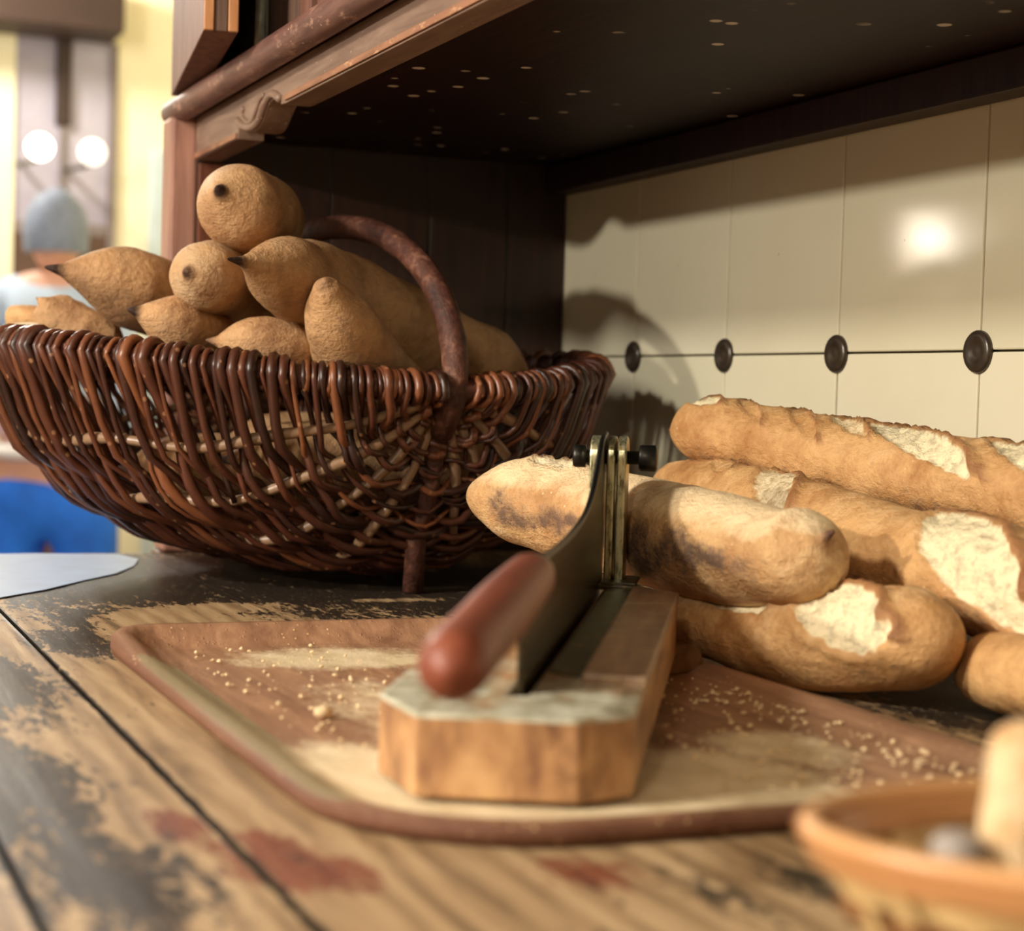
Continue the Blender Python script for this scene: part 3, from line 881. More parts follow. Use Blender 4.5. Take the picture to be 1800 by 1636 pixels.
loaf('baguette', 'thick golden baguette with two open pale scores, second from the top', [(0.3896, -0.1046, 0.0817), (0.4070, -0.1018, 0.0813), (0.4714, -0.1035, 0.0786), (0.5504, -0.1095, 0.0718), (0.6300, -0.1142, 0.0645), (0.6990, -0.1182, 0.0590), (0.7519, -0.1163, 0.0547), (0.7956, -0.1081, 0.0505), (0.8423, -0.1003, 0.0465)],
     [0.0120, 0.0200, 0.0242, 0.0256, 0.0258, 0.0280, 0.0285], 'golden', group=GP, Lt=(1.2, 2.0), flat=0.95, seed=12, n=220, m=72, dark_band=(2.3, 0.55, 0.55, 0.85), flour=0.25, ends=('round', 'tip'), tip_dark=0.8,
     scores=[(0.045, -0.2, 0.7, 0.5, 0.2, 0.12), (0.22, 0.3, 0.9, 0.3, 0.3, 0.12, 0.3), (0.40, 0.55, 2.0, 0.60, 0.45, 0.14, 0.55), (0.825, 0.95, 2.3, 0.74, 0.46, 0.18)], lump=0.05)
loaf('baguette', 'short golden baguette at the front foot of the pile, large torn pale score', [(0.5983, -0.2029, 0.0245), (0.6217, -0.2042, 0.0226), (0.6672, -0.1992, 0.0197), (0.7094, -0.1887, 0.0213), (0.7452, -0.1802, 0.0261), (0.7700, -0.1722, 0.0299), (0.7899, -0.1681, 0.0330), (0.8017, -0.1658, 0.0346)],
     [0.015, 0.0172, 0.0172, 0.0205, 0.0245, 0.0250, 0.0245, 0.023], 'golden', group=GP, Lt=(1.6, 1.35), flat=0.92, seed=13, n=180, m=72, dark_band=(2.5, 0.6, 0.35, 0.9), flour=0.40, ends=('tip', 'round'), tip_dark=0.7,
     scores=[(0.765, 0.92, 1.7, 0.72, 0.36, 0.20), (0.36, 0.50, 1.9, 0.24, 0.16, 0.14)], lump=0.05)
loaf('baguette', 'reddish brown baguette end at the far right bottom of the pile', [(0.7659, -0.1312, 0.0155), (0.7839, -0.1321, 0.0168), (0.8191, -0.1408, 0.0195), (0.8681, -0.1452, 0.0222)], [0.0165, 0.0188, 0.0190, 0.019], 'golden', group=GP, Lt=(1.3, 1.4), flat=0.9,
     seed=14, n=80, m=40, ends=('round', 'round'), tip_dark=1.6, flour=0.15)
loaf('baguette', 'mostly hidden baguette between the topmost and the thick one, next to the tiles', [(0.3158, -0.0473, 0.0805), (0.3448, -0.0429, 0.0798), (0.4067, -0.0377, 0.0735), (0.4975, -0.0290, 0.0606), (0.5949, -0.0303, 0.0521)], [0.015, 0.0180, 0.0180, 0.018, 0.0175], 'golden', group=GP, Lt=(1.5, 1.6), flat=0.95,
     seed=15, n=80, m=40, flour=0.3, tip_dark=0.4)
loaf('baguette', 'grey floured baguette underside showing in the gap behind the short baguette', [(0.5577, -0.1231, 0.0247), (0.5880, -0.1152, 0.0249), (0.6288, -0.1081, 0.0247), (0.6713, -0.0973, 0.0226)], [0.015, 0.0165, 0.0165, 0.016], 'pale', group=GP, Lt=(1.3, 1.4), flat=0.95,
     seed=16, n=80, m=40, flour=0.9, tip_dark=0.3, scores=[(0.35, 1.2, 2.0, 0.5, 0.1, 0.12)])

# the loaf across the slicer
loaf('pale_loaf', 'pale pointed loaf lying across the slicer behind its steel post', [(0.4366, -0.2535, 0.0741), (0.4453, -0.2481, 0.0740), (0.4725, -0.2298, 0.0725), (0.5165, -0.2129, 0.0681), (0.5740, -0.2051, 0.0646), (0.6303, -0.2003, 0.0618), (0.6798, -0.1984, 0.0608), (0.7150, -0.1970, 0.0625), (0.7295, -0.1955, 0.0676), (0.7400, -0.1955, 0.0734), (0.7480, -0.1941, 0.0782)],
     [0.020, 0.0255, 0.0280, 0.0285, 0.0288, 0.0292, 0.0290, 0.026, 0.023, 0.02], 'pale', group=None, Lt=(1.7, 0.95), flat=1.0, seed=21, topflour=0.6, nubl=0.30, dark_band=(1.65, 0.42, 0.85, 0.80), n=170, m=56, flour=0.55, ends=('round', 'tip'), nub=(0.1, 0.09), tip_dark=0.9, side_band=-0.55,
     scores=[(0.20, 0.15, 0.85, 0.30, 0.1, 0.16)], lump=0.035)

# ------------------------------------------------------------------ tray
tray = empty('wooden_tray', (0.74, -0.355, 0.0), 'reddish wooden tray dusted with flour under the bread slicer', 'tray')
TX0, TX1, TY0, TY1 = 0.532, 0.967, -0.489, -0.214


def rrect(off, nseg=10):
    """rounded rectangle outline, inset by off; corner radii differ"""
    out = []
    rad = {(0, 0): 0.030, (1, 0): 0.075, (1, 1): 0.060, (0, 1): 0.030}
    for (sx, sy, a0) in ((0, 0, math.pi), (1, 0, 1.5 * math.pi), (1, 1, 0), (0, 1, 0.5 * math.pi)):
        r = rad[(sx, sy)]
        cx = (TX0 + r) if sx == 0 else (TX1 - r)
        cy = (TY0 + r) if sy == 0 else (TY1 - r)
        for k in range(nseg + 1):
            a = a0 + 0.5 * math.pi * k / nseg
            rr_ = max(r - off, 0.002)
            out.append((cx + rr_ * math.cos(a), cy + rr_ * math.sin(a)))
    # subdivide the straight sides
    res = []
    N = len(out)
    for i in range(N):
        p, q = out[i], out[(i + 1) % N]
        d = math.hypot(q[0] - p[0], q[1] - p[1])
        res.append(p)
        if (i + 1) % (nseg + 1) == 0:
            for k in range(1, 24):
                res.append((p[0] + (q[0] - p[0]) * k / 24, p[1] + (q[1] - p[1]) * k / 24))
    return res


FL = [((0.935, -0.40), (0.05, 0.14), 1.3), ((0.915, -0.46), (0.06, 0.04), 1.2), ((0.60, -0.385), (0.055, 0.085), 1.0), ((0.76, -0.40), (0.16, 0.07), 0.62), ((0.62, -0.36), (0.03, 0.07), 0.8), ((0.70, -0.40), (0.10, 0.05), 0.55), ((0.90, -0.40), (0.085, 0.13), 1.25), ((0.86, -0.455), (0.09, 0.045), 1.1), ((0.90, -0.33), (0.085, 0.06), 1.1),
      ((0.855, -0.285), (0.06, 0.045), 0.95), ((0.82, -0.36), (0.06, 0.05), 0.6), ((0.945, -0.37), (0.03, 0.16), 1.2)]


def m_tray(c, ring=9):
    f = 0.0
    for cc, r, k in FL: f = max(f, bl((c.x, c.y), cc, r) * k)
    f += 0.10 * noise.noise((c.x * 40, c.y * 40, 2))
    g = 0.0
    if ring < 9:
        f *= (0, 0, 0, 0, 0, 0.1, 0.45, 0.9, 1)[ring]
        if ring > 3 and c.y < -0.440 and c.x < 0.92: g = 0.85 * smooth(0.585, 0.64, c.x)
        if ring > 5 and c.y < -0.44 and c.x > 0.66: f = max(f, 0.25)
    return (max(0, min(1, f)), g, 1.0 if ring < 4 else (0.5 if ring == 4 else 0.0), 1)


prof = [(0.004, 0.0), (0.0012, 0.003), (0.0, 0.008), (0.0006, 0.0135), (0.0035, 0.0160), (0.0075, 0.0158), (0.0115, 0.0135), (0.0165, 0.0085), (0.021, 0.0058), (0.026, 0.0052)]
vs, fs = [], []
loops = [rrect(o_) for o_, z_ in prof]
NL = len(loops[0])
for (o_, z_), lp in zip(prof, loops):
    for (x, y) in lp:
        hs = 0.98 - 0.55 * smooth(TX0 + 0.004, TX0 + 0.12, x)
        vs.append(Vector((x, y, 0.0030 + (z_ - 0.0052) * hs if z_ > 0.0052 else z_ * 0.577)))
for i in range(len(prof) - 1):
    for k in range(NL):
        l = (k + 1) % NL
        fs.append((i * NL + k, i * NL + l, (i + 1) * NL + l, (i + 1) * NL + k))
me = pymesh('rim', vs, fs)
at_ = me.color_attributes.new('cmask', 'FLOAT_COLOR', 'POINT')
buf = []
for i, v in enumerate(vs): buf.extend(m_tray(v, min(8, i // NL)))
at_.data.foreach_set('color', buf)
link('rim', me, M['tray'], tray, smooth=True)
# floor panel: inner loop filled with rings that shrink to the middle
vs, fs = [], []
lp = loops[-1]
cx, cy = (TX0 + TX1) / 2, (TY0 + TY1) / 2
NR = 40
for i in range(NR):
    s = 1 - i / NR
    for (x, y) in loops[-2] if i == 0 else lp:
        px, py = cx + (x - cx) * s, cy + (y - cy) * s
        vs.append(Vector((px, py, (0.0034 if i == 0 else 0.0030) + 0.0002 * noise.noise((px * 30, py * 30, 0)))))
for i in range(NR - 1):
    for k in range(NL):
        l = (k + 1) % NL
        fs.append((i * NL + k, i * NL + l, (i + 1) * NL + l, (i + 1) * NL + k))
vs.append(Vector((cx, cy, 0.0030)))
for k in range(NL): fs.append(((NR - 1) * NL + k, (NR - 1) * NL + (k + 1) % NL, len(vs) - 1))
b0 = len(vs)
for (x, y) in loops[0]: vs.append(Vector((x, y, 0.0002)))
fs.append(tuple(b0 + k for k in range(NL))[::-1])
me = pymesh('tray_floor', vs, fs)
add_mask(me, m_tray)
link('tray_floor', me, M['tray'], tray, smooth=True)

# ------------------------------------------------------------------ bread slicer (local frame: x across, y back, z up)
sl = empty('bread_slicer', (0.8914, -0.4641, 0.0050), 'wooden guillotine bread slicer with steel blade and reddish handle in the tray', 'bread slicer')
PIT = math.radians(1.25)
ya = Vector((-0.8638, 0.5039, 0)) * math.cos(PIT) + Vector((0, 0, math.sin(PIT)))
xa = Vector((0.5039, 0.8638, 0))
za = xa.cross(ya)
Rm_ = Matrix((xa, ya, za)).transposed()
sl.rotation_euler = Rm_.to_euler()


def lbox(name, lo, hi, mat, bev=0.0, par=None):
    return box(name, lo, hi, mat, par or sl, bev, 2, world=False)


ZT = 0.0275
bo = [(0.0, 0.022), (0.0185, -0.009), (0.0718, -0.006), (0.0885, 0.009), (0.0885, 0.300), (0.066, 0.352), (0.0498, 0.352), (0.0498, 0.032), (0.0432, 0.030), (0.0432, 0.352), (0.012, 0.352), (0.0, 0.338)]
prism('board', bo, 2, 0.0, ZT, M['board'], sl, 0.0012, world=False)
lbox('slot_bed', (0.0434, 0.0320, 0.001), (0.0496, 0.351, 0.008), M['black_steel'], 0.0)
rail = [(0.0655, 0.060), (0.0893, 0.060), (0.0893, 0.298), (0.0655, 0.318)]
prism('rail', rail, 2, ZT - 0.001, ZT + 0.0035, M['rail'], sl, 0.0010, world=False)
# metal plate with a toothed edge along the slot
pl = [(0.0652, 0.070), (0.0652, 0.326), (0.0510, 0.326)]
yy = 0.326
k = 0
while yy > 0.08:
    yy -= 0.0030
    pl.append((0.0510 + (0.0016 if k % 2 == 0 else 0.0), yy)); k += 1
prism('toothed_plate', pl, 2, ZT - 0.0008, ZT + 0.0006, M['plate'], sl, 0.0, world=False)
prism('back_plate', [(0.036, 0.3262), (0.0652, 0.3262), (0.0652, 0.372), (0.036, 0.372)], 2, ZT - 0.0005, ZT + 0.0020, M['plate'], sl, 0.0006, world=False)
# post cheeks
zb, zt = ZT + 0.0015, 0.1035


def cheek(x0, x1, mat, name='post_cheek', y0=0.344, wd=0.024):
    pts = [(y0, zb), (y0, zt - 0.010)]
    for q in range(1, 10):
        a = math.pi - math.pi * q / 10
        pts.append((y0 + wd / 2 + wd / 2 * math.cos(a), zt - 0.010 + 0.010 * math.sin(a)))
    pts += [(y0 + wd, zt - 0.010), (y0 + wd, zb)]
    return prism(name, pts, 0, x0, x1, mat, sl, 0.0009, world=False)


cheek(0.0395, 0.0448, M['bright'])
cheek(0.0482, 0.0525, M['bright'])
cheek(0.0535, 0.0582, M['bright'])
lbox('post_foot', (0.0482, 0.330, zb), (0.066, 0.3438, zb + 0.0016), M['plate'], 0.0005)
lathe('pivot_bolt', [(0.0052, 0.0), (0.0060, 0.001), (0.0060, 0.0065), (0.0036, 0.0068), (0.0036, 0.034), (0.0066, 0.0342), (0.0070, 0.0352), (0.0070, 0.0425), (0.0055, 0.0435)], (0.0300, 0.3555, 0.0925), (1, 0, 0), M['black_steel'], sl, 12, world=False)
# blade: plate in the slot, spine sweeping up to the pivot
sp = [(0.3540, 0.1039), (0.3326, 0.1002), (0.3116, 0.0888), (0.2914, 0.0785), (0.2605, 0.0710), (0.2137, 0.0675), (0.1587, 0.0664), (0.1013, 0.0671), (0.0474, 0.0679)]
spc = [(p.y, p.z) for p in catmull([(0, a, b) for a, b in sp], 36)]
spc = [(0.360, 0.094), (0.358, 0.101)] + [q for q in spc]
outline = spc + [(0.030, 0.0665), (0.0335, 0.0300), (0.0350, 0.0150), (0.345, 0.0150), (0.352, 0.050)]
prism('blade', outline, 0, 0.0458, 0.0474, M['steel'], sl, 0.0, world=False)
ridge = [(0.0466, a, b + 0.0005) for a, b in spc[2:]]
tube('blade_spine', ridge, [0.0016] * len(ridge), M['black_steel'], sl, 8, world=False)
# handle with ferrule
hp = [(0.0466, 0.062 - 0.178 * i / 40, 0.0655 - 0.0050 * i / 40) for i in range(41)]
hr = []
for i in range(41):
    u = i / 40
    r_ = 0.0090 + 0.0011 * math.sin(math.pi * min(1, u * 1.1)) + 0.0010 * smooth(0.6, 0.95, u)
    e0 = min(1, (u + 0.004) / 0.05); e1 = min(1, (1 - u + 0.001) / 0.075)
    hr.append(r_ * math.sqrt(1 - (1 - e0) ** 2) ** 0.6 * math.sqrt(max(0.0001, 1 - (1 - e1) ** 2)))
tube('handle', hp, hr, M['handle'], sl, 24, world=False)
lathe('ferrule', [(0.0068, 0.0), (0.0078, 0.0008), (0.0078, 0.0040), (0.0060, 0.0050)], (0.0466, 0.0605, 0.0654), (0, 1, 0.02), M['bright'], sl, 20, world=False)

# ------------------------------------------------------------------ wicker basket
bask = empty('wicker_basket', (0.19, -0.262, 0.0), 'large dark brown wicker basket with hoop handle, heaped with loaves', 'basket')
BC = Vector((0.172, -0.268, 0)); vEn = Vector((0.178, 0.036, 0)); vEf = Vector((0.140, 0.030, 0)); vE = vEn; vL = Vector((0.036, -0.236, 0))


def zr(al): return 0.1365 + 0.022 * abs(math.sin(al)) ** 1.5


def surf(al, ph, off=0.0):
    """al: 0 at the near ear .. pi at the far ear; ph: 0 left rim .. pi right rim, pi/2 bottom"""
    sa, ca = math.sin(al), math.cos(al)
    cp, spn = math.cos(ph), math.sin(ph)
    g = math.sqrt(max(0.0, 1 - abs(ca) ** 6))
    D = zr(al) - 0.013
    dep = D * (max(0.0, 1 - abs(cp) ** 2.2)) ** (1 / 2.2)
    # the frame tapers towards its foot
    shrink = 1 - 0.20 * (spn ** 3)
    p = BC + (vEn if ca > 0 else vEf) * (ca * (1 - 0.10 * spn ** 2)) + vL * (sa * cp * (1 - 0.04 * spn) * (1.0 if cp > 0 else 0.84)) + Vector((0, 0, zr(al) - dep * g))
    n = Vector((0, 0, 0))
    if off:
        q = vL.normalized() * cp * max(sa, 0.15) + vE.normalized() * (0.55 * ca + 0.0) + Vector((0, 0, -spn * g))
        if q.length > 1e-6: n = q.normalized()
    return p + n * off


rimp = [surf(math.pi * i / 60, 0.0) for i in range(61)] + [surf(math.pi - math.pi * i / 60, math.pi) for i in range(1, 60)]
tube('rim_rod', rimp, 0.0082, M['bark'], bask, 10, closed=True)
hoopZ = 0.119
hpts = []
for i in range(49):
    a = math.pi * i / 48
    c = math.cos(a)
    hpts.append(BC + (vEn if c > 0 else vEf) * c + Vector((0, 0, 0.1345 + hoopZ * math.sin(a) ** 0.9)) + vL * (-0.012 * math.sin(a)))
hpts = [surf(0.0, math.pi / 2) + Vector((0, 0, -0.028))] + hpts + [surf(math.pi, math.pi / 2) + Vector((0, 0, -0.02))]
tube('handle', hpts, [0.0088 + 0.0006 * noise.noise((i * 0.7, 0, 0)) for i in range(len(hpts))], M['bark'], bask, 12)
tube('lower_hoop', [surf(0.04 + (math.pi - 0.08) * i / 40, math.pi / 2, -0.002) for i in range(41)], 0.0070, M['bark'], bask, 8)
PHI = [math.pi * f for f in (0.115, 0.215, 0.315, 0.41, 0.5, 0.59, 0.685, 0.785, 0.885)]
for ph in PHI:
    if abs(ph - math.pi / 2) < 0.01: continue
    tube('rib', [surf(0.10 + (math.pi - 0.2) * i / 34, ph + 0.02 * math.sin(i), 0.0) for i in range(35)], [0.0037 + 0.0006 * math.sin(i * 0.9 + ph * 7) for i in range(35)], M['rib'], bask, 7)
# feet
for (al, ph, dx) in ((0.60, math.pi / 2, 0), (math.pi - 0.60, math.pi / 2, 0)):
    s = surf(al, ph)
    tube('leg', [s + Vector((0.012 if al < 1 else -0.008, 0, 0.045)), s + Vector((0.004, 0, 0.012)), Vector((s.x, s.y, 0.0008))], [0.0068, 0.0070, 0.0074], M['bark'], bask, 10)
NW = 104
# even spacing along the rim
acc = [0.0]; prev = surf(0, 0)
STEP = 600
for i in range(1, STEP + 1):
    p = surf(math.pi * i / STEP, 0); acc.append(acc[-1] + (p - prev).length); prev = p


def al_at(s):
    tgt = s * acc[-1]
    lo = 0
    while lo < STEP and acc[lo + 1] < tgt: lo += 1
    return math.pi * (lo + (tgt - acc[lo]) / max(1e-9, acc[min(lo + 1, STEP)] - acc[lo])) / STEP


rg = random.Random(5)
for k in range(NW):
    s = 0.020 + 0.960 * (k + rg.uniform(-0.22, 0.22)) / (NW - 1)
    s = max(0.012, min(0.988, s))
    al0 = al_at(s)
    al1 = al_at(max(0.012, min(0.988, s + rg.uniform(-0.012, 0.012))))
    rod = rg.choice((0.0017, 0.0021, 0.0024, 0.0027, 0.0033)) * (0.9 if s < 0.14 or s > 0.86 else 1.0)
    pts = []
    P0 = surf(al0, 0.0); nL = (P0 - BC); nL.z = 0; nL.normalize()
    kr = 0.0082 + rod * 0.9
    for a in (200, 150, 105, 60, 15, -25):
        r_ = math.radians(a)
        pts.append(P0 + nL * (kr * math.cos(r_)) + Vector((0, 0, kr * math.sin(r_))) + (surf(al0 + 0.012, 0) - surf(al0 - 0.012, 0)).normalized() * (0.0016 * (a / 200.0)))
    full = rg.random() > 0.14
    end_ph = math.pi if full else rg.choice(PHI[1:4]) + 0.05
    wob = rg.uniform(-0.022, 0.022)
    ph = 0.10
    js = list(enumerate(PHI))
    prevph = 0.03
    for j, pj in js:
        if pj > end_ph: break
        mid = (prevph + pj) / 2
        t_ = pj / math.pi
        ww = math.sin(math.pi * t_)
        al_j = al0 + (al1 - al0) * t_ + wob * ww
        sg = 1 if (j + k) % 2 == 0 else -1
        al_j = max(0.05, min(math.pi - 0.05, al_j + rg.gauss(0, 0.014) * ww))
        if j > 0: pts.append(surf(al_j + rg.gauss(0, 0.008), mid, rg.uniform(-0.001, 0.002)))
        pts.append(surf(al_j, pj, sg * rg.uniform(0.0044, 0.0060)))
        prevph = pj
    if full:
        P1 = surf(al1, math.pi); nR = (P1 - BC); nR.z = 0; nR.normalize()
        for a in (-25, 15, 60, 105, 150, 200):
            r_ = math.radians(a)
            pts.append(P1 + nR * (kr * math.cos(r_)) + Vector((0, 0, kr * math.sin(r_))))
    P = catmull(pts, max(14, int(len(pts) * 1.9)))
    P = [Vector((p.x, p.y, max(p.z, 0.0040))) for p in P]
    r0, r1 = rod * rg.uniform(0.95, 1.25), rod * rg.uniform(0.75, 1.0)
    tube('wicker_rod', P, [(r0 + (r1 - r0) * i / len(P)) * (1.14 if rg.random() < 0.10 else 1.0) for i in range(len(P))], M['wicker'], bask, 6)
# extra wraps that bind the rim on both sides of the near ear
for side in (0.0, math.pi):
    for k in range(13):
        al_ = al_at(0.022 + 0.0125 * k + rg.uniform(-0.002, 0.002))
        P0 = surf(al_, side); nL = (P0 - BC); nL.z = 0; nL.normalize()
        td = (surf(al_ + 0.02, side) - surf(al_ - 0.0, side)).normalized()
        kr = 0.0082 + 0.0017
        tube('rim_wrap', [P0 + nL * (kr * math.cos(q)) + Vector((0, 0, kr * math.sin(q))) + td * (0.0018 * math.sin(q + k)) for q in [2 * math.pi * i / 12 for i in range(12)]], rg.uniform(0.0018, 0.0024), M['wicker'], bask, 6, closed=True)
# stray twig and twine at the left end
tw = [(0.0746, -0.4801, 0.1409), (0.0766, -0.4768, 0.1263), (0.0781, -0.4744, 0.1159), (0.0788, -0.4735, 0.1084)]
tube('loose_twig', catmull(tw, 8), [0.0018] * 7 + [0.0008], M['wicker'], bask, 6)
tw = [(0.1179, -0.4900, 0.1727), (0.1264, -0.4824, 0.1745), (0.1362, -0.4718, 0.1751), (0.1488, -0.4677, 0.1726)]
tube('twine', catmull(tw, 10), 0.0013, M['twine'], bask, 5)
tw = [(0.1049, -0.4834, 0.1601), (0.1111, -0.4824, 0.1519), (0.1188, -0.4777, 0.1451), (0.1275, -0.4700, 0.1421)]
tube('twine', catmull(tw, 10), 0.0011, M['twine'], bask, 5)

# ------------------------------------------------------------------ small bamboo basket, front right
sb = empty('bamboo_basket', (1.19, -0.42, 0.0), 'small oval woven bamboo basket at the front right corner, cut by the frame', 'basket')
SCc = Vector((1.163, -0.388, 0)); AX = Vector((0.381, 0.924, 0)); AY = Vector((-0.924, 0.381, 0))
RA, RB, ZR = 0.098, 0.052, 0.046
SCc = (1.1200, -0.4414, 0.0460)
SCc = Vector((SCc[0], SCc[1], 0)) + AX * (RA * 1.04) - AY * (RB * 0.30)


def sbp(th, h, out=0.0):
    f = 0.66 + 0.34 * (h / ZR) ** 0.7
    r_ = (RA * f + out, RB * f + out)
    return SCc + AX * (r_[0] * math.cos(th)) + AY * (r_[1] * math.sin(th)) + Vector((0, 0, h))


def band(name, h0, h1, out, th, mat, amp=0.0, nst=28, ph=0, seg=112, par=sb):
    vs, fs = [], []
    for i in range(seg):
        a = 2 * math.pi * i / seg
        o_ = out + amp * math.cos(a * nst / 2 + ph)
        for (hh, oo) in ((h0, 0), (h1, 0), (h1, th), (h0, th)):
            vs.append(sbp(a, hh, o_ + oo))
    for i in range(seg):
        j = (i + 1) % seg
        for k in range(4):
            l = (k + 1) % 4
            fs.append((i * 4 + k, j * 4 + k, j * 4 + l, i * 4 + l))
    return link(name, pymesh(name, vs, fs), mat, par, smooth=False)


band('rim_hoop', 0.0412, 0.0475, 0.0016, 0.0022, M['bamboo'])
band('rim_hoop', 0.0415, 0.0470, -0.0036, 0.0018, M['bamboo'])
tube('rim_binding', [sbp(2 * math.pi * i / 90, 0.0478, 0.0004) for i in range(90)], 0.0022, M['bamboo'], sb, 8, closed=True)
for q in range(6):
    h = 0.0035 + 0.0064 * q
    band('woven_strip', h, h + 0.0046, -0.0006, 0.0009, M['bamboo_pale'] if q % 2 else M['bamboo_dark'], 0.0022, 28, math.pi * q)
for i in range(28):
    a = 2 * math.pi * (i + 0.0) / 28
    vs = []
    for h in (0.0015, 0.010, 0.020, 0.030, 0.0440):
        for da, oo in ((-0.035, -0.0005), (0.035, -0.0005), (0.035, 0.0005), (-0.035, 0.0005)):
            vs.append(sbp(a + da, h, oo))
    fs = [(0, 1, 2, 3), (19, 18, 17, 16)]
    for r_ in range(4):
        for k in range(4):
            l = (k + 1) % 4
            fs.append((r_ * 4 + k, r_ * 4 + 4 + k, r_ * 4 + 4 + l, r_ * 4 + l))
    link('stake', pymesh('stake', vs, fs), M['bamboo_pale'], sb)
vs = [sbp(2 * math.pi * i / 48, 0.0012, 0.0) for i in range(48)] + [sbp(2 * math.pi * i / 48, 0.0032, -0.0012) for i in range(48)]
fs = [tuple(range(48))[::-1], tuple(range(48, 96))] + [(i, (i + 1) % 48, 48 + (i + 1) % 48, 48 + i) for i in range(48)]
link('basket_base', pymesh('basket_base', vs, fs), M['bamboo'], sb)

loaf('bread_chunk', 'cream coloured bread chunk standing upright in the small bamboo basket', [(1.1424, -0.3972, 0.0335), (1.1425, -0.3964, 0.0409), (1.1440, -0.3967, 0.0537), (1.1462, -0.3979, 0.0665), (1.1461, -0.3977, 0.0704)], [0.0100, 0.0094, 0.0088, 0.0080], 'pale', ends=('round', 'round'),
     Lt=(0.6, 0.75), flat=1.0, seed=31, n=60, m=36, flour=0.8, tip_dark=0.0, lump=0.05)
lp_ = (1.1432, -0.4128, 0.0422)
bm = bmesh.new()
bmesh.ops.create_icosphere(bm, subdivisions=3, radius=1.0)
for v in bm.verts:
    k = 1 + 0.12 * noise.noise(v.co * 1.6)
    v.co = Vector((v.co.x * 0.0062 * k, v.co.y * 0.0062 * k, v.co.z * 0.0048 * k))
me = bpy.data.meshes.new('garlic_clove'); bm.to_mesh(me); bm.free()
o = link('grey_lump', me, M['stone'], None, smooth=True); o.location = lp_
tag(o, 'small rounded greyish lump lying in the bamboo basket beside the bread chunk', 'morsel')

# scrap under the front baguette, crumbs
hp_ = [(0.6862, -0.2467, 0.0036), (0.6803, -0.2231, 0.0036)]
c0, c1 = Vector(hp_[0]), Vector(hp_[1])
ax = (c1 - c0).normalized()
pts = [(0, 0), (1, 0), (1.0, 0.5), (0.94, 0.78), (0.80, 0.97), (0.62, 1.0), (0, 1.0)]
Lh, Hh = (c1 - c0).length, 0.0135
bm = bmesh.new()
dn = Vector((-ax.y, ax.x, 0)) * 0.030
if dn.x > 0: dn = -dn
f_ = [bm.verts.new(c0 + ax * (u * Lh) + Vector((0, 0, v * Hh))) for u, v in pts]
b_ = [bm.verts.new(c0 + ax * (u * Lh) + dn + Vector((0, 0, v * Hh))) for u, v in pts]
bm.faces.new(f_); bm.faces.new(b_[::-1])
for i in range(len(pts)):
    j = (i + 1) % len(pts)
    bm.faces.new((f_[i], b_[i], b_[j], f_[j]))
bmesh.ops.recalc_face_normals(bm, faces=bm.faces[:])
bmesh.ops.bevel(bm, geom=bm.edges[:], offset=0.0008, segments=2, affect='EDGES')
me = bpy.data.meshes.new('wooden_scrap'); bm.to_mesh(me); bm.free()
o = link('wooden_scrap', me, M['heel'])
tag(o, 'small brown rounded wooden scrap in the tray between slicer and front baguette', 'scrap')


def crumb_geo(bm, c, r, rnd):
    q = bmesh.ops.create_icosphere(bm, subdivisions=1, radius=r)
    for v in q['verts']:
        v.co = Vector((v.co.x * rnd.uniform(0.7, 1.3), v.co.y * rnd.uniform(0.7, 1.3), v.co.z * rnd.uniform(0.5, 0.9))) + Vector(c)


rc = random.Random(11)
bm = bmesh.new()
crumb_geo(bm, (0.7599, -0.4393, 0.0065), 0.0042, rc)
crumb_geo(bm, (0.7508, -0.4347, 0.0052), 0.0026, rc)
me = bpy.data.meshes.new('bread_crumb'); bm.to_mesh(me); bm.free()
o = link('bread_crumb', me, M['crumb'], None, smooth=True)
tag(o, 'single large bread crumb lying alone on the left side of the tray', 'crumb')
bm = bmesh.new()
for i in range(420):
    if rc.random() < 0.55:
        x, y = rc.uniform(0.74, 0.93), rc.uniform(-0.345, -0.235)
    elif rc.random() < 0.6:
        x, y = rc.uniform(0.56, 0.85), rc.uniform(-0.46, -0.38)
    else:
        x, y = rc.uniform(0.70, 0.95), rc.uniform(-0.26, -0.235)
    crumb_geo(bm, (x, y, 0.0045), rc.choice((0.0005, 0.0007, 0.0009, 0.0013)), rc)
me = bpy.data.meshes.new('crumbs'); bm.to_mesh(me); bm.free()
o = link('crumbs', me, M['crumb'])
tag(o, 'fine pale bread crumbs scattered over the floor of the tray', 'crumbs', None, 'stuff')

# ------------------------------------------------------------------ far room seen past the cupboard
def glow(name, c, s):
    t = NT(name)
    t.b.inputs['Emission Color'].default_value = c
    t.b.inputs['Emission Strength'].default_value = s
    return t.set(c, 0.5)


# glazed double door in the far wall
d1 = empty('door_1', (-4.8, 0.27, -0.9)); d1['kind'] = 'structure'
t = NT('dusky_door_glass')
n = t.noise(t.mapping(), 3, 3)
M['dusk'] = t.set(t.ramp(n, [(0.35, lin(158, 152, 168)), (0.65, lin(184, 178, 190))]), 0.2, 0, 0.5)
M['frame'] = plain('far_door_frame', lin(128, 116, 112), 0.5, 0, 0.1, 4)
box('door_frame', (-4.80, 0.055, -0.9), (-4.775, 0.115, 1.27), M['plaster'], d1)
box('door_frame', (-4.80, 0.425, -0.9), (-4.775, 0.450, 1.27), M['frame'], d1)
box('door_pane', (-4.80, 0.115, 0.64), (-4.788, 0.425, 1.27), M['dusk'], d1)
box('door_mullion', (-4.787, 0.245, 0.98), (-4.76, 0.295, 1.27), M['beam'], d1, 0.006)
box('door_mullion', (-4.787, 0.262, 0.62), (-4.77, 0.280, 0.98), M['frame'], d1, 0.004)
box('door_panel', (-4.80, 0.115, 0.30), (-4.786, 0.262, 0.64), M['sideboard'], d1, 0.004)
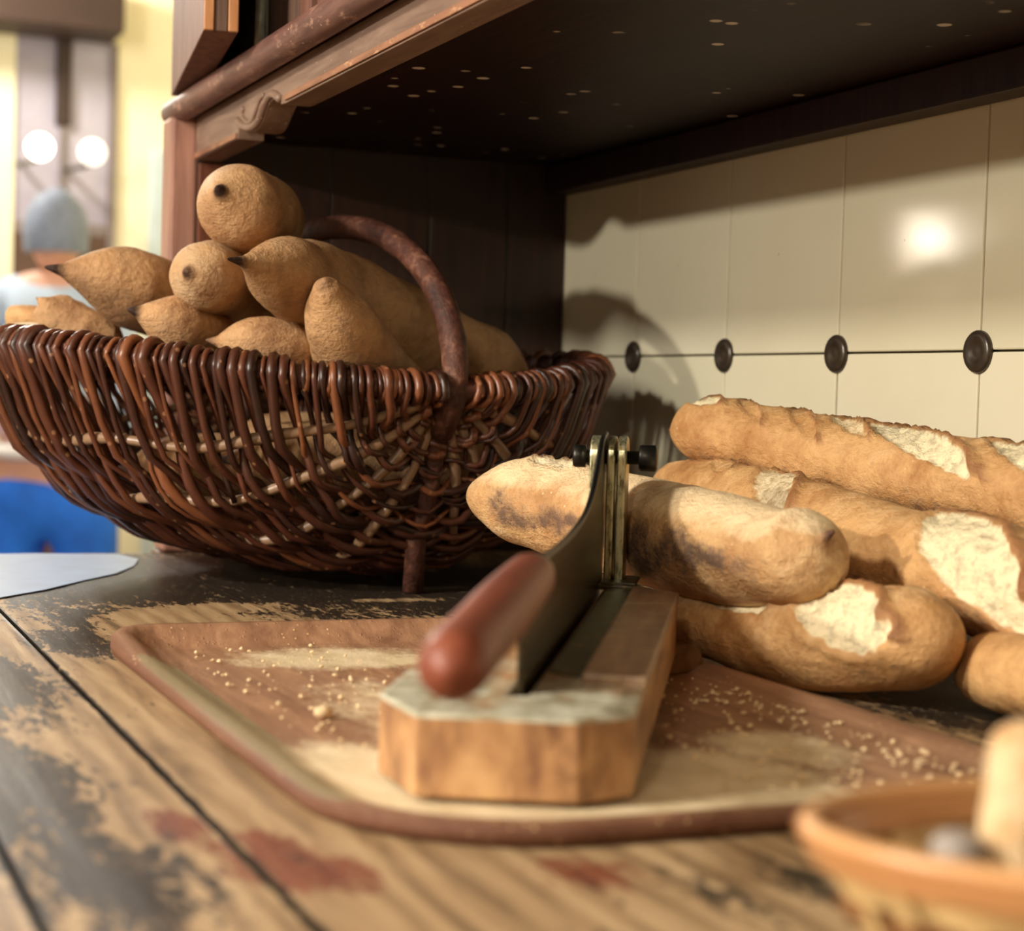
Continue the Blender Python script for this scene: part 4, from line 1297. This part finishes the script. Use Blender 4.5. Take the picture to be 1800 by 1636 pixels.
box('door_panel', (-4.80, 0.280, 0.30), (-4.786, 0.425, 0.64), M['sideboard'], d1, 0.004)
box('door_rail', (-4.80, 0.115, 0.62), (-4.782, 0.425, 0.66), M['frame'], d1, 0.004)
box('door_rail', (-4.80, 0.255, 0.10), (-4.776, 0.290, 0.70), M['greypost'], d1, 0.004)
box('door_panel', (-4.80, 0.115, -0.88), (-4.788, 0.425, 0.30), M['sideboard'], d1, 0.004)
win = empty('added_window', (-4.8, 0.2, 1.5)); win['kind'] = 'structure'  # unseen glowing window, added to brighten the reflection on the counter
wg = glow('added_pane_glow', (0.66, 0.82, 1.0, 1), 1.0)
for i in range(3):
    y0 = -0.55 + 0.42 * i
    box('glow_pane', (-4.797, y0 + 0.02, 1.50), (-4.785, y0 + 0.40, 1.98), wg, win)
    box('added_window_frame', (-4.80, y0 - 0.02, 1.46), (-4.765, y0 + 0.02, 2.02), M['beam'], win, 0.004)
o = box('trim_1', (-4.78, -1.6, 1.265), (-4.55, 0.43, 1.44), M['beam'], None, 0.01); o['kind'] = 'structure'
o = box('trim_2', (-4.80, 0.565, -0.9), (-4.74, 0.66, 0.92), M['blue_trim'], None, 0.01); o['kind'] = 'structure'

for (px_, lab, s, col) in (((-4.3103, 0.1337, 0.8466), 'brighter left globe wall lamp by the far glazed door', 5.0, lin(255, 246, 226)), ((-4.2476, 0.2843, 0.8357), 'dimmer right globe wall lamp by the far glazed door', 1.6, lin(236, 232, 218))):
    g = empty('globe_lamp', px_, lab, 'lamp')
    c = Vector(px_)
    pr = [(0.040 * math.sin(math.pi * k / 12) + 0.0005, 0.040 - 0.040 * math.cos(math.pi * k / 12)) for k in range(13)]
    lathe('globe', pr, c - Vector((0, 0, 0.040)), (0, 0, 1), glow('lamp_globe_glow', col, s), g, 20)
    tube('lamp_arm', [c + Vector((-0.036, 0, -0.02)), c + Vector((-0.12, 0, -0.03)), Vector((-4.788, c.y, c.z))], 0.008, M['iron'], g, 8)

# hanging lantern whose mirror image shows in the tiles
LC = Vector((-1.72, -1.53, 0.485))
lan = empty('pendant_lantern', (LC.x, LC.y, 2.05), 'glowing square pendant lantern hanging over the room', 'lamp')
sh = glow('lantern_shade_glow', (1.0, 0.90, 0.72, 1), 3.2)
for (lo, hi) in (((-0.06, -0.06, -0.07), (-0.057, 0.06, 0.07)), ((0.057, -0.06, -0.07), (0.06, 0.06, 0.07)), ((-0.0565, -0.06, -0.07), (0.0565, -0.057, 0.07)), ((-0.0565, 0.057, -0.07), (0.0565, 0.06, 0.07))):
    box('lantern_pane', [LC[i] + lo[i] for i in range(3)], [LC[i] + hi[i] for i in range(3)], sh, lan)
pr = [(0.026 * math.sin(math.pi * k / 10) + 0.0004, 0.026 - 0.026 * math.cos(math.pi * k / 10)) for k in range(11)]
lathe('bulb', pr, LC + Vector((0.085, -0.01, -0.03)), (0, 0, 1), glow('lantern_bulb_glow', (1.0, 0.95, 0.85, 1), 30.0), lan, 16)
lathe('lantern_cap', [(0.09, 0), (0.05, 0.03), (0.012, 0.05)], LC + Vector((0, 0, 0.071)), (0, 0, 1), M['iron'], lan, 4)
tube('lantern_rod', [LC + Vector((0, 0, 0.12)), Vector((LC.x, LC.y, 2.049))], 0.006, M['iron'], lan, 6)

# person standing in the far room
PB = Vector((-3.6403, 0.0862, -0.0728)); PB.z = -0.9
per = empty('person', PB, 'person in pale blue top and bright blue trousers, back turned, in the far room', 'person')
fw = Vector((-0.93, 0.37, 0)); sd = Vector((-0.37, -0.93, 0))


def P3(f, s, z): return PB + fw * f + sd * s + Vector((0, 0, z))


def skin(name, verts, edges, radii, mat, root=0, sub=2):
    me = bpy.data.meshes.new(name)
    me.from_pydata([tuple(v) for v in verts], edges, [])
    o = bpy.data.objects.new(name, me)
    COL.objects.link(o)
    md = o.modifiers.new('skin', 'SKIN'); md.use_smooth_shade = True
    if not me.skin_vertices:
        bm_ = bmesh.new(); bm_.from_mesh(me); bm_.verts.layers.skin.verify(); bm_.to_mesh(me); bm_.free()
    for i, r_ in enumerate(radii):
        me.skin_vertices[0].data[i].radius = r_ if hasattr(r_, '__len__') else (r_, r_)
        me.skin_vertices[0].data[i].use_root = (i == root)
    ms = o.modifiers.new('sub', 'SUBSURF'); ms.levels = sub; ms.render_levels = sub
    bpy.context.view_layer.update()
    dg = bpy.context.evaluated_depsgraph_get()
    m2 = bpy.data.meshes.new_from_object(o.evaluated_get(dg))
    bpy.data.objects.remove(o)
    m2.name = name
    m2.materials.clear()
    return link(name, m2, mat, per, smooth=True)


M['skinm'] = plain('skin', lin(214, 164, 140), 0.55, 0, 0.06, 20)
M['hair'] = plain('grey_hair', lin(128, 140, 160), 0.7, 0, 0.2, 60)
M['top'] = plain('pale_blue_top', lin(186, 206, 228), 0.8, 0, 0.06, 12)
M['lilac'] = plain('lilac_cardigan', lin(214, 184, 196), 0.85, 0, 0.06, 12)
M['whitec'] = plain('white_hem', lin(246, 246, 246), 0.8, 0, 0.03, 12)
M['jeans'] = plain('bright_blue_trousers', lin(30, 112, 236), 0.8, 0, 0.30, 8)
M['shoe'] = plain('dark_shoes', lin(40, 36, 36), 0.5)
# body (legs to head) in one skin
V = [P3(0, 0, 0.80), P3(0, 0, 0.92), P3(0, 0, 1.06), P3(0, 0, 1.18), P3(0, 0, 1.27), P3(0.01, 0, 1.33),
     P3(0, 0.09, 0.76), P3(0.01, 0.095, 0.43), P3(-0.01, 0.10, 0.08), P3(0, -0.09, 0.76), P3(0.03, -0.095, 0.43), P3(0.01, -0.10, 0.08),
     P3(0, 0.165, 1.225), P3(-0.02, 0.215, 1.00), P3(0.08, 0.20, 0.80), P3(0, -0.165, 1.225), P3(-0.02, -0.215, 1.00), P3(0.08, -0.20, 0.80)]
E_ = [(0, 1), (1, 2), (2, 3), (3, 4), (4, 5), (0, 6), (6, 7), (7, 8), (0, 9), (9, 10), (10, 11), (4, 12), (12, 13), (13, 14), (4, 15), (15, 16), (16, 17)]
Rr = [(0.11, 0.15), (0.105, 0.14), (0.11, 0.15), (0.11, 0.15), (0.08, 0.10), 0.052, 0.085, 0.060, 0.042, 0.085, 0.060, 0.042, 0.055, 0.044, 0.032, 0.055, 0.044, 0.032]
skin('body', V, E_, Rr, M['skinm'])
skin('top', [P3(0, 0, 0.95), P3(0, 0, 1.06), P3(0, 0, 1.17), P3(0, 0, 1.26), P3(0, 0.17, 1.225), P3(-0.02, 0.215, 1.01), P3(0.06, 0.205, 0.84), P3(0, -0.17, 1.225), P3(-0.02, -0.215, 1.01), P3(0.06, -0.205, 0.84)],
     [(0, 1), (1, 2), (2, 3), (3, 4), (4, 5), (5, 6), (3, 7), (7, 8), (8, 9)], [(0.13, 0.165), (0.13, 0.165), (0.13, 0.165), (0.085, 0.11), 0.066, 0.054, 0.044, 0.066, 0.054, 0.044], M['top'])
skin('cardigan', [P3(0, 0, 0.86), P3(0, 0, 0.92), P3(0, 0, 1.0)], [(0, 1), (1, 2)], [(0.145, 0.185), (0.148, 0.19), (0.135, 0.172)], M['lilac'])
skin('shirt_hem', [P3(0, 0, 0.805), P3(0, 0, 0.84), P3(0, 0, 0.87)], [(0, 1), (1, 2)], [(0.15, 0.19), (0.152, 0.195), (0.146, 0.188)], M['whitec'])
skin('trousers', [P3(0, 0, 0.80), P3(0, 0, 0.72), P3(0, 0.10, 0.66), P3(0.01, 0.105, 0.43), P3(-0.01, 0.11, 0.07), P3(0, -0.10, 0.66), P3(0.03, -0.105, 0.43), P3(0.01, -0.11, 0.07)],
     [(0, 1), (1, 2), (2, 3), (3, 4), (1, 5), (5, 6), (6, 7)], [(0.145, 0.185), (0.14, 0.18), 0.105, 0.085, 0.07, 0.105, 0.085, 0.07], M['jeans'])
# head with face
hd = P3(0.02, 0, 1.43)
bm = bmesh.new()
bmesh.ops.create_uvsphere(bm, u_segments=24, v_segments=16, radius=1.0)
for v in bm.verts:
    f_, s_, z_ = v.co.x, v.co.y, v.co.z
    x_ = f_ * 0.095; y_ = s_ * 0.074; zz = z_ * 0.115
    if z_ < 0: y_ *= 1 + 0.22 * z_
    if f_ > 0.5 and -0.45 < z_ < 0.15 and abs(s_) < 0.25: x_ += 0.020 * (1 - abs(s_) / 0.25) * (1 if z_ < -0.05 else 0.4)   # nose
    if f_ > 0.6 and 0.0 < z_ < 0.3 and 0.2 < abs(s_) < 0.55: x_ -= 0.008                                                 # eye sockets
    v.co = hd + fw * x_ + sd * y_ + Vector((0, 0, zz))
me = bpy.data.meshes.new('head'); bm.to_mesh(me); bm.free()
head = link('head', me, M['skinm'], per, smooth=True)
M['eye'] = plain('dark_eye', lin(40, 34, 32), 0.3)
M['lip'] = plain('lips', lin(170, 96, 88), 0.5)
for s_ in (-1, 1):
    lathe('eye', [(0.001, 0), (0.010, 0.001), (0.010, 0.003), (0.001, 0.006)], hd + fw * 0.082 + sd * (0.030 * s_) + Vector((0, 0, 0.012)), fw, M['eye'], per, 12)
    lathe('ear', [(0.004, 0), (0.022, 0.004), (0.020, 0.010), (0.006, 0.012)], hd + sd * (0.068 * s_), sd * s_, M['skinm'], per, 12)
box('mouth', [a + b for a, b in zip(hd + fw * 0.078 + Vector((0, 0, -0.062)), (-0.012, -0.022, -0.005))], [a + b for a, b in zip(hd + fw * 0.078 + Vector((0, 0, -0.062)), (0.012, 0.022, 0.005))], M['lip'], per, 0.004)
bm = bmesh.new()
bmesh.ops.create_uvsphere(bm, u_segments=24, v_segments=16, radius=1.0)
kill = [v for v in bm.verts if v.co.x > 0.45 and v.co.z < 0.45 or v.co.z < -0.55]
bmesh.ops.delete(bm, geom=kill, context='VERTS')
for v in bm.verts:
    k = 1.10 + 0.05 * noise.noise(v.co * 4)
    v.co = hd + fw * (v.co.x * 0.098 * k) + sd * (v.co.y * 0.080 * k) + Vector((0, 0, v.co.z * 0.118 * k))
me = bpy.data.meshes.new('hair'); bm.to_mesh(me); bm.free()
link('hair', me, M['hair'], per, smooth=True)
# hands and shoes
for s_ in (-1, 1):
    wv = P3(0.085, 0.20 * s_, 0.795)
    V = [wv, wv + Vector((0.01, 0, -0.05)), wv + Vector((0.012, 0, -0.075))]
    E_ = [(0, 1), (1, 2)]
    Rr = [0.026, (0.020, 0.034), (0.016, 0.034)]
    for q, (oy, ln) in enumerate(((-0.030, 0.060), (-0.010, 0.072), (0.010, 0.068), (0.030, 0.052))):
        b_ = len(V)
        V += [wv + fw * oy + Vector((0.012, 0, -0.085)), wv + fw * (oy + 0.004) + sd * (-0.006 * s_) + Vector((0.014, 0, -0.085 - ln * 0.5)), wv + fw * (oy + 0.004) + sd * (-0.020 * s_) + Vector((0.014, 0, -0.085 - ln))]
        E_ += [(2, b_), (b_, b_ + 1), (b_ + 1, b_ + 2)]
        Rr += [0.010, 0.009, 0.007]
    b_ = len(V)
    V += [wv + fw * 0.034 + Vector((0, 0, -0.045)), wv + fw * 0.046 + Vector((0, 0, -0.085))]
    E_ += [(1, b_), (b_, b_ + 1)]; Rr += [0.011, 0.008]
    skin('hand', V, E_, Rr, M['skinm'])
    ft = P3(0.03, 0.105 * s_, 0.0)
    skin('shoe', [ft + fw * -0.09 + Vector((0, 0, 0.045)), ft + fw * 0.03 + Vector((0, 0, 0.042)), ft + fw * 0.15 + Vector((0, 0, 0.034))], [(0, 1), (1, 2)], [(0.042, 0.042), (0.044, 0.040), (0.036, 0.030)], M['shoe'])
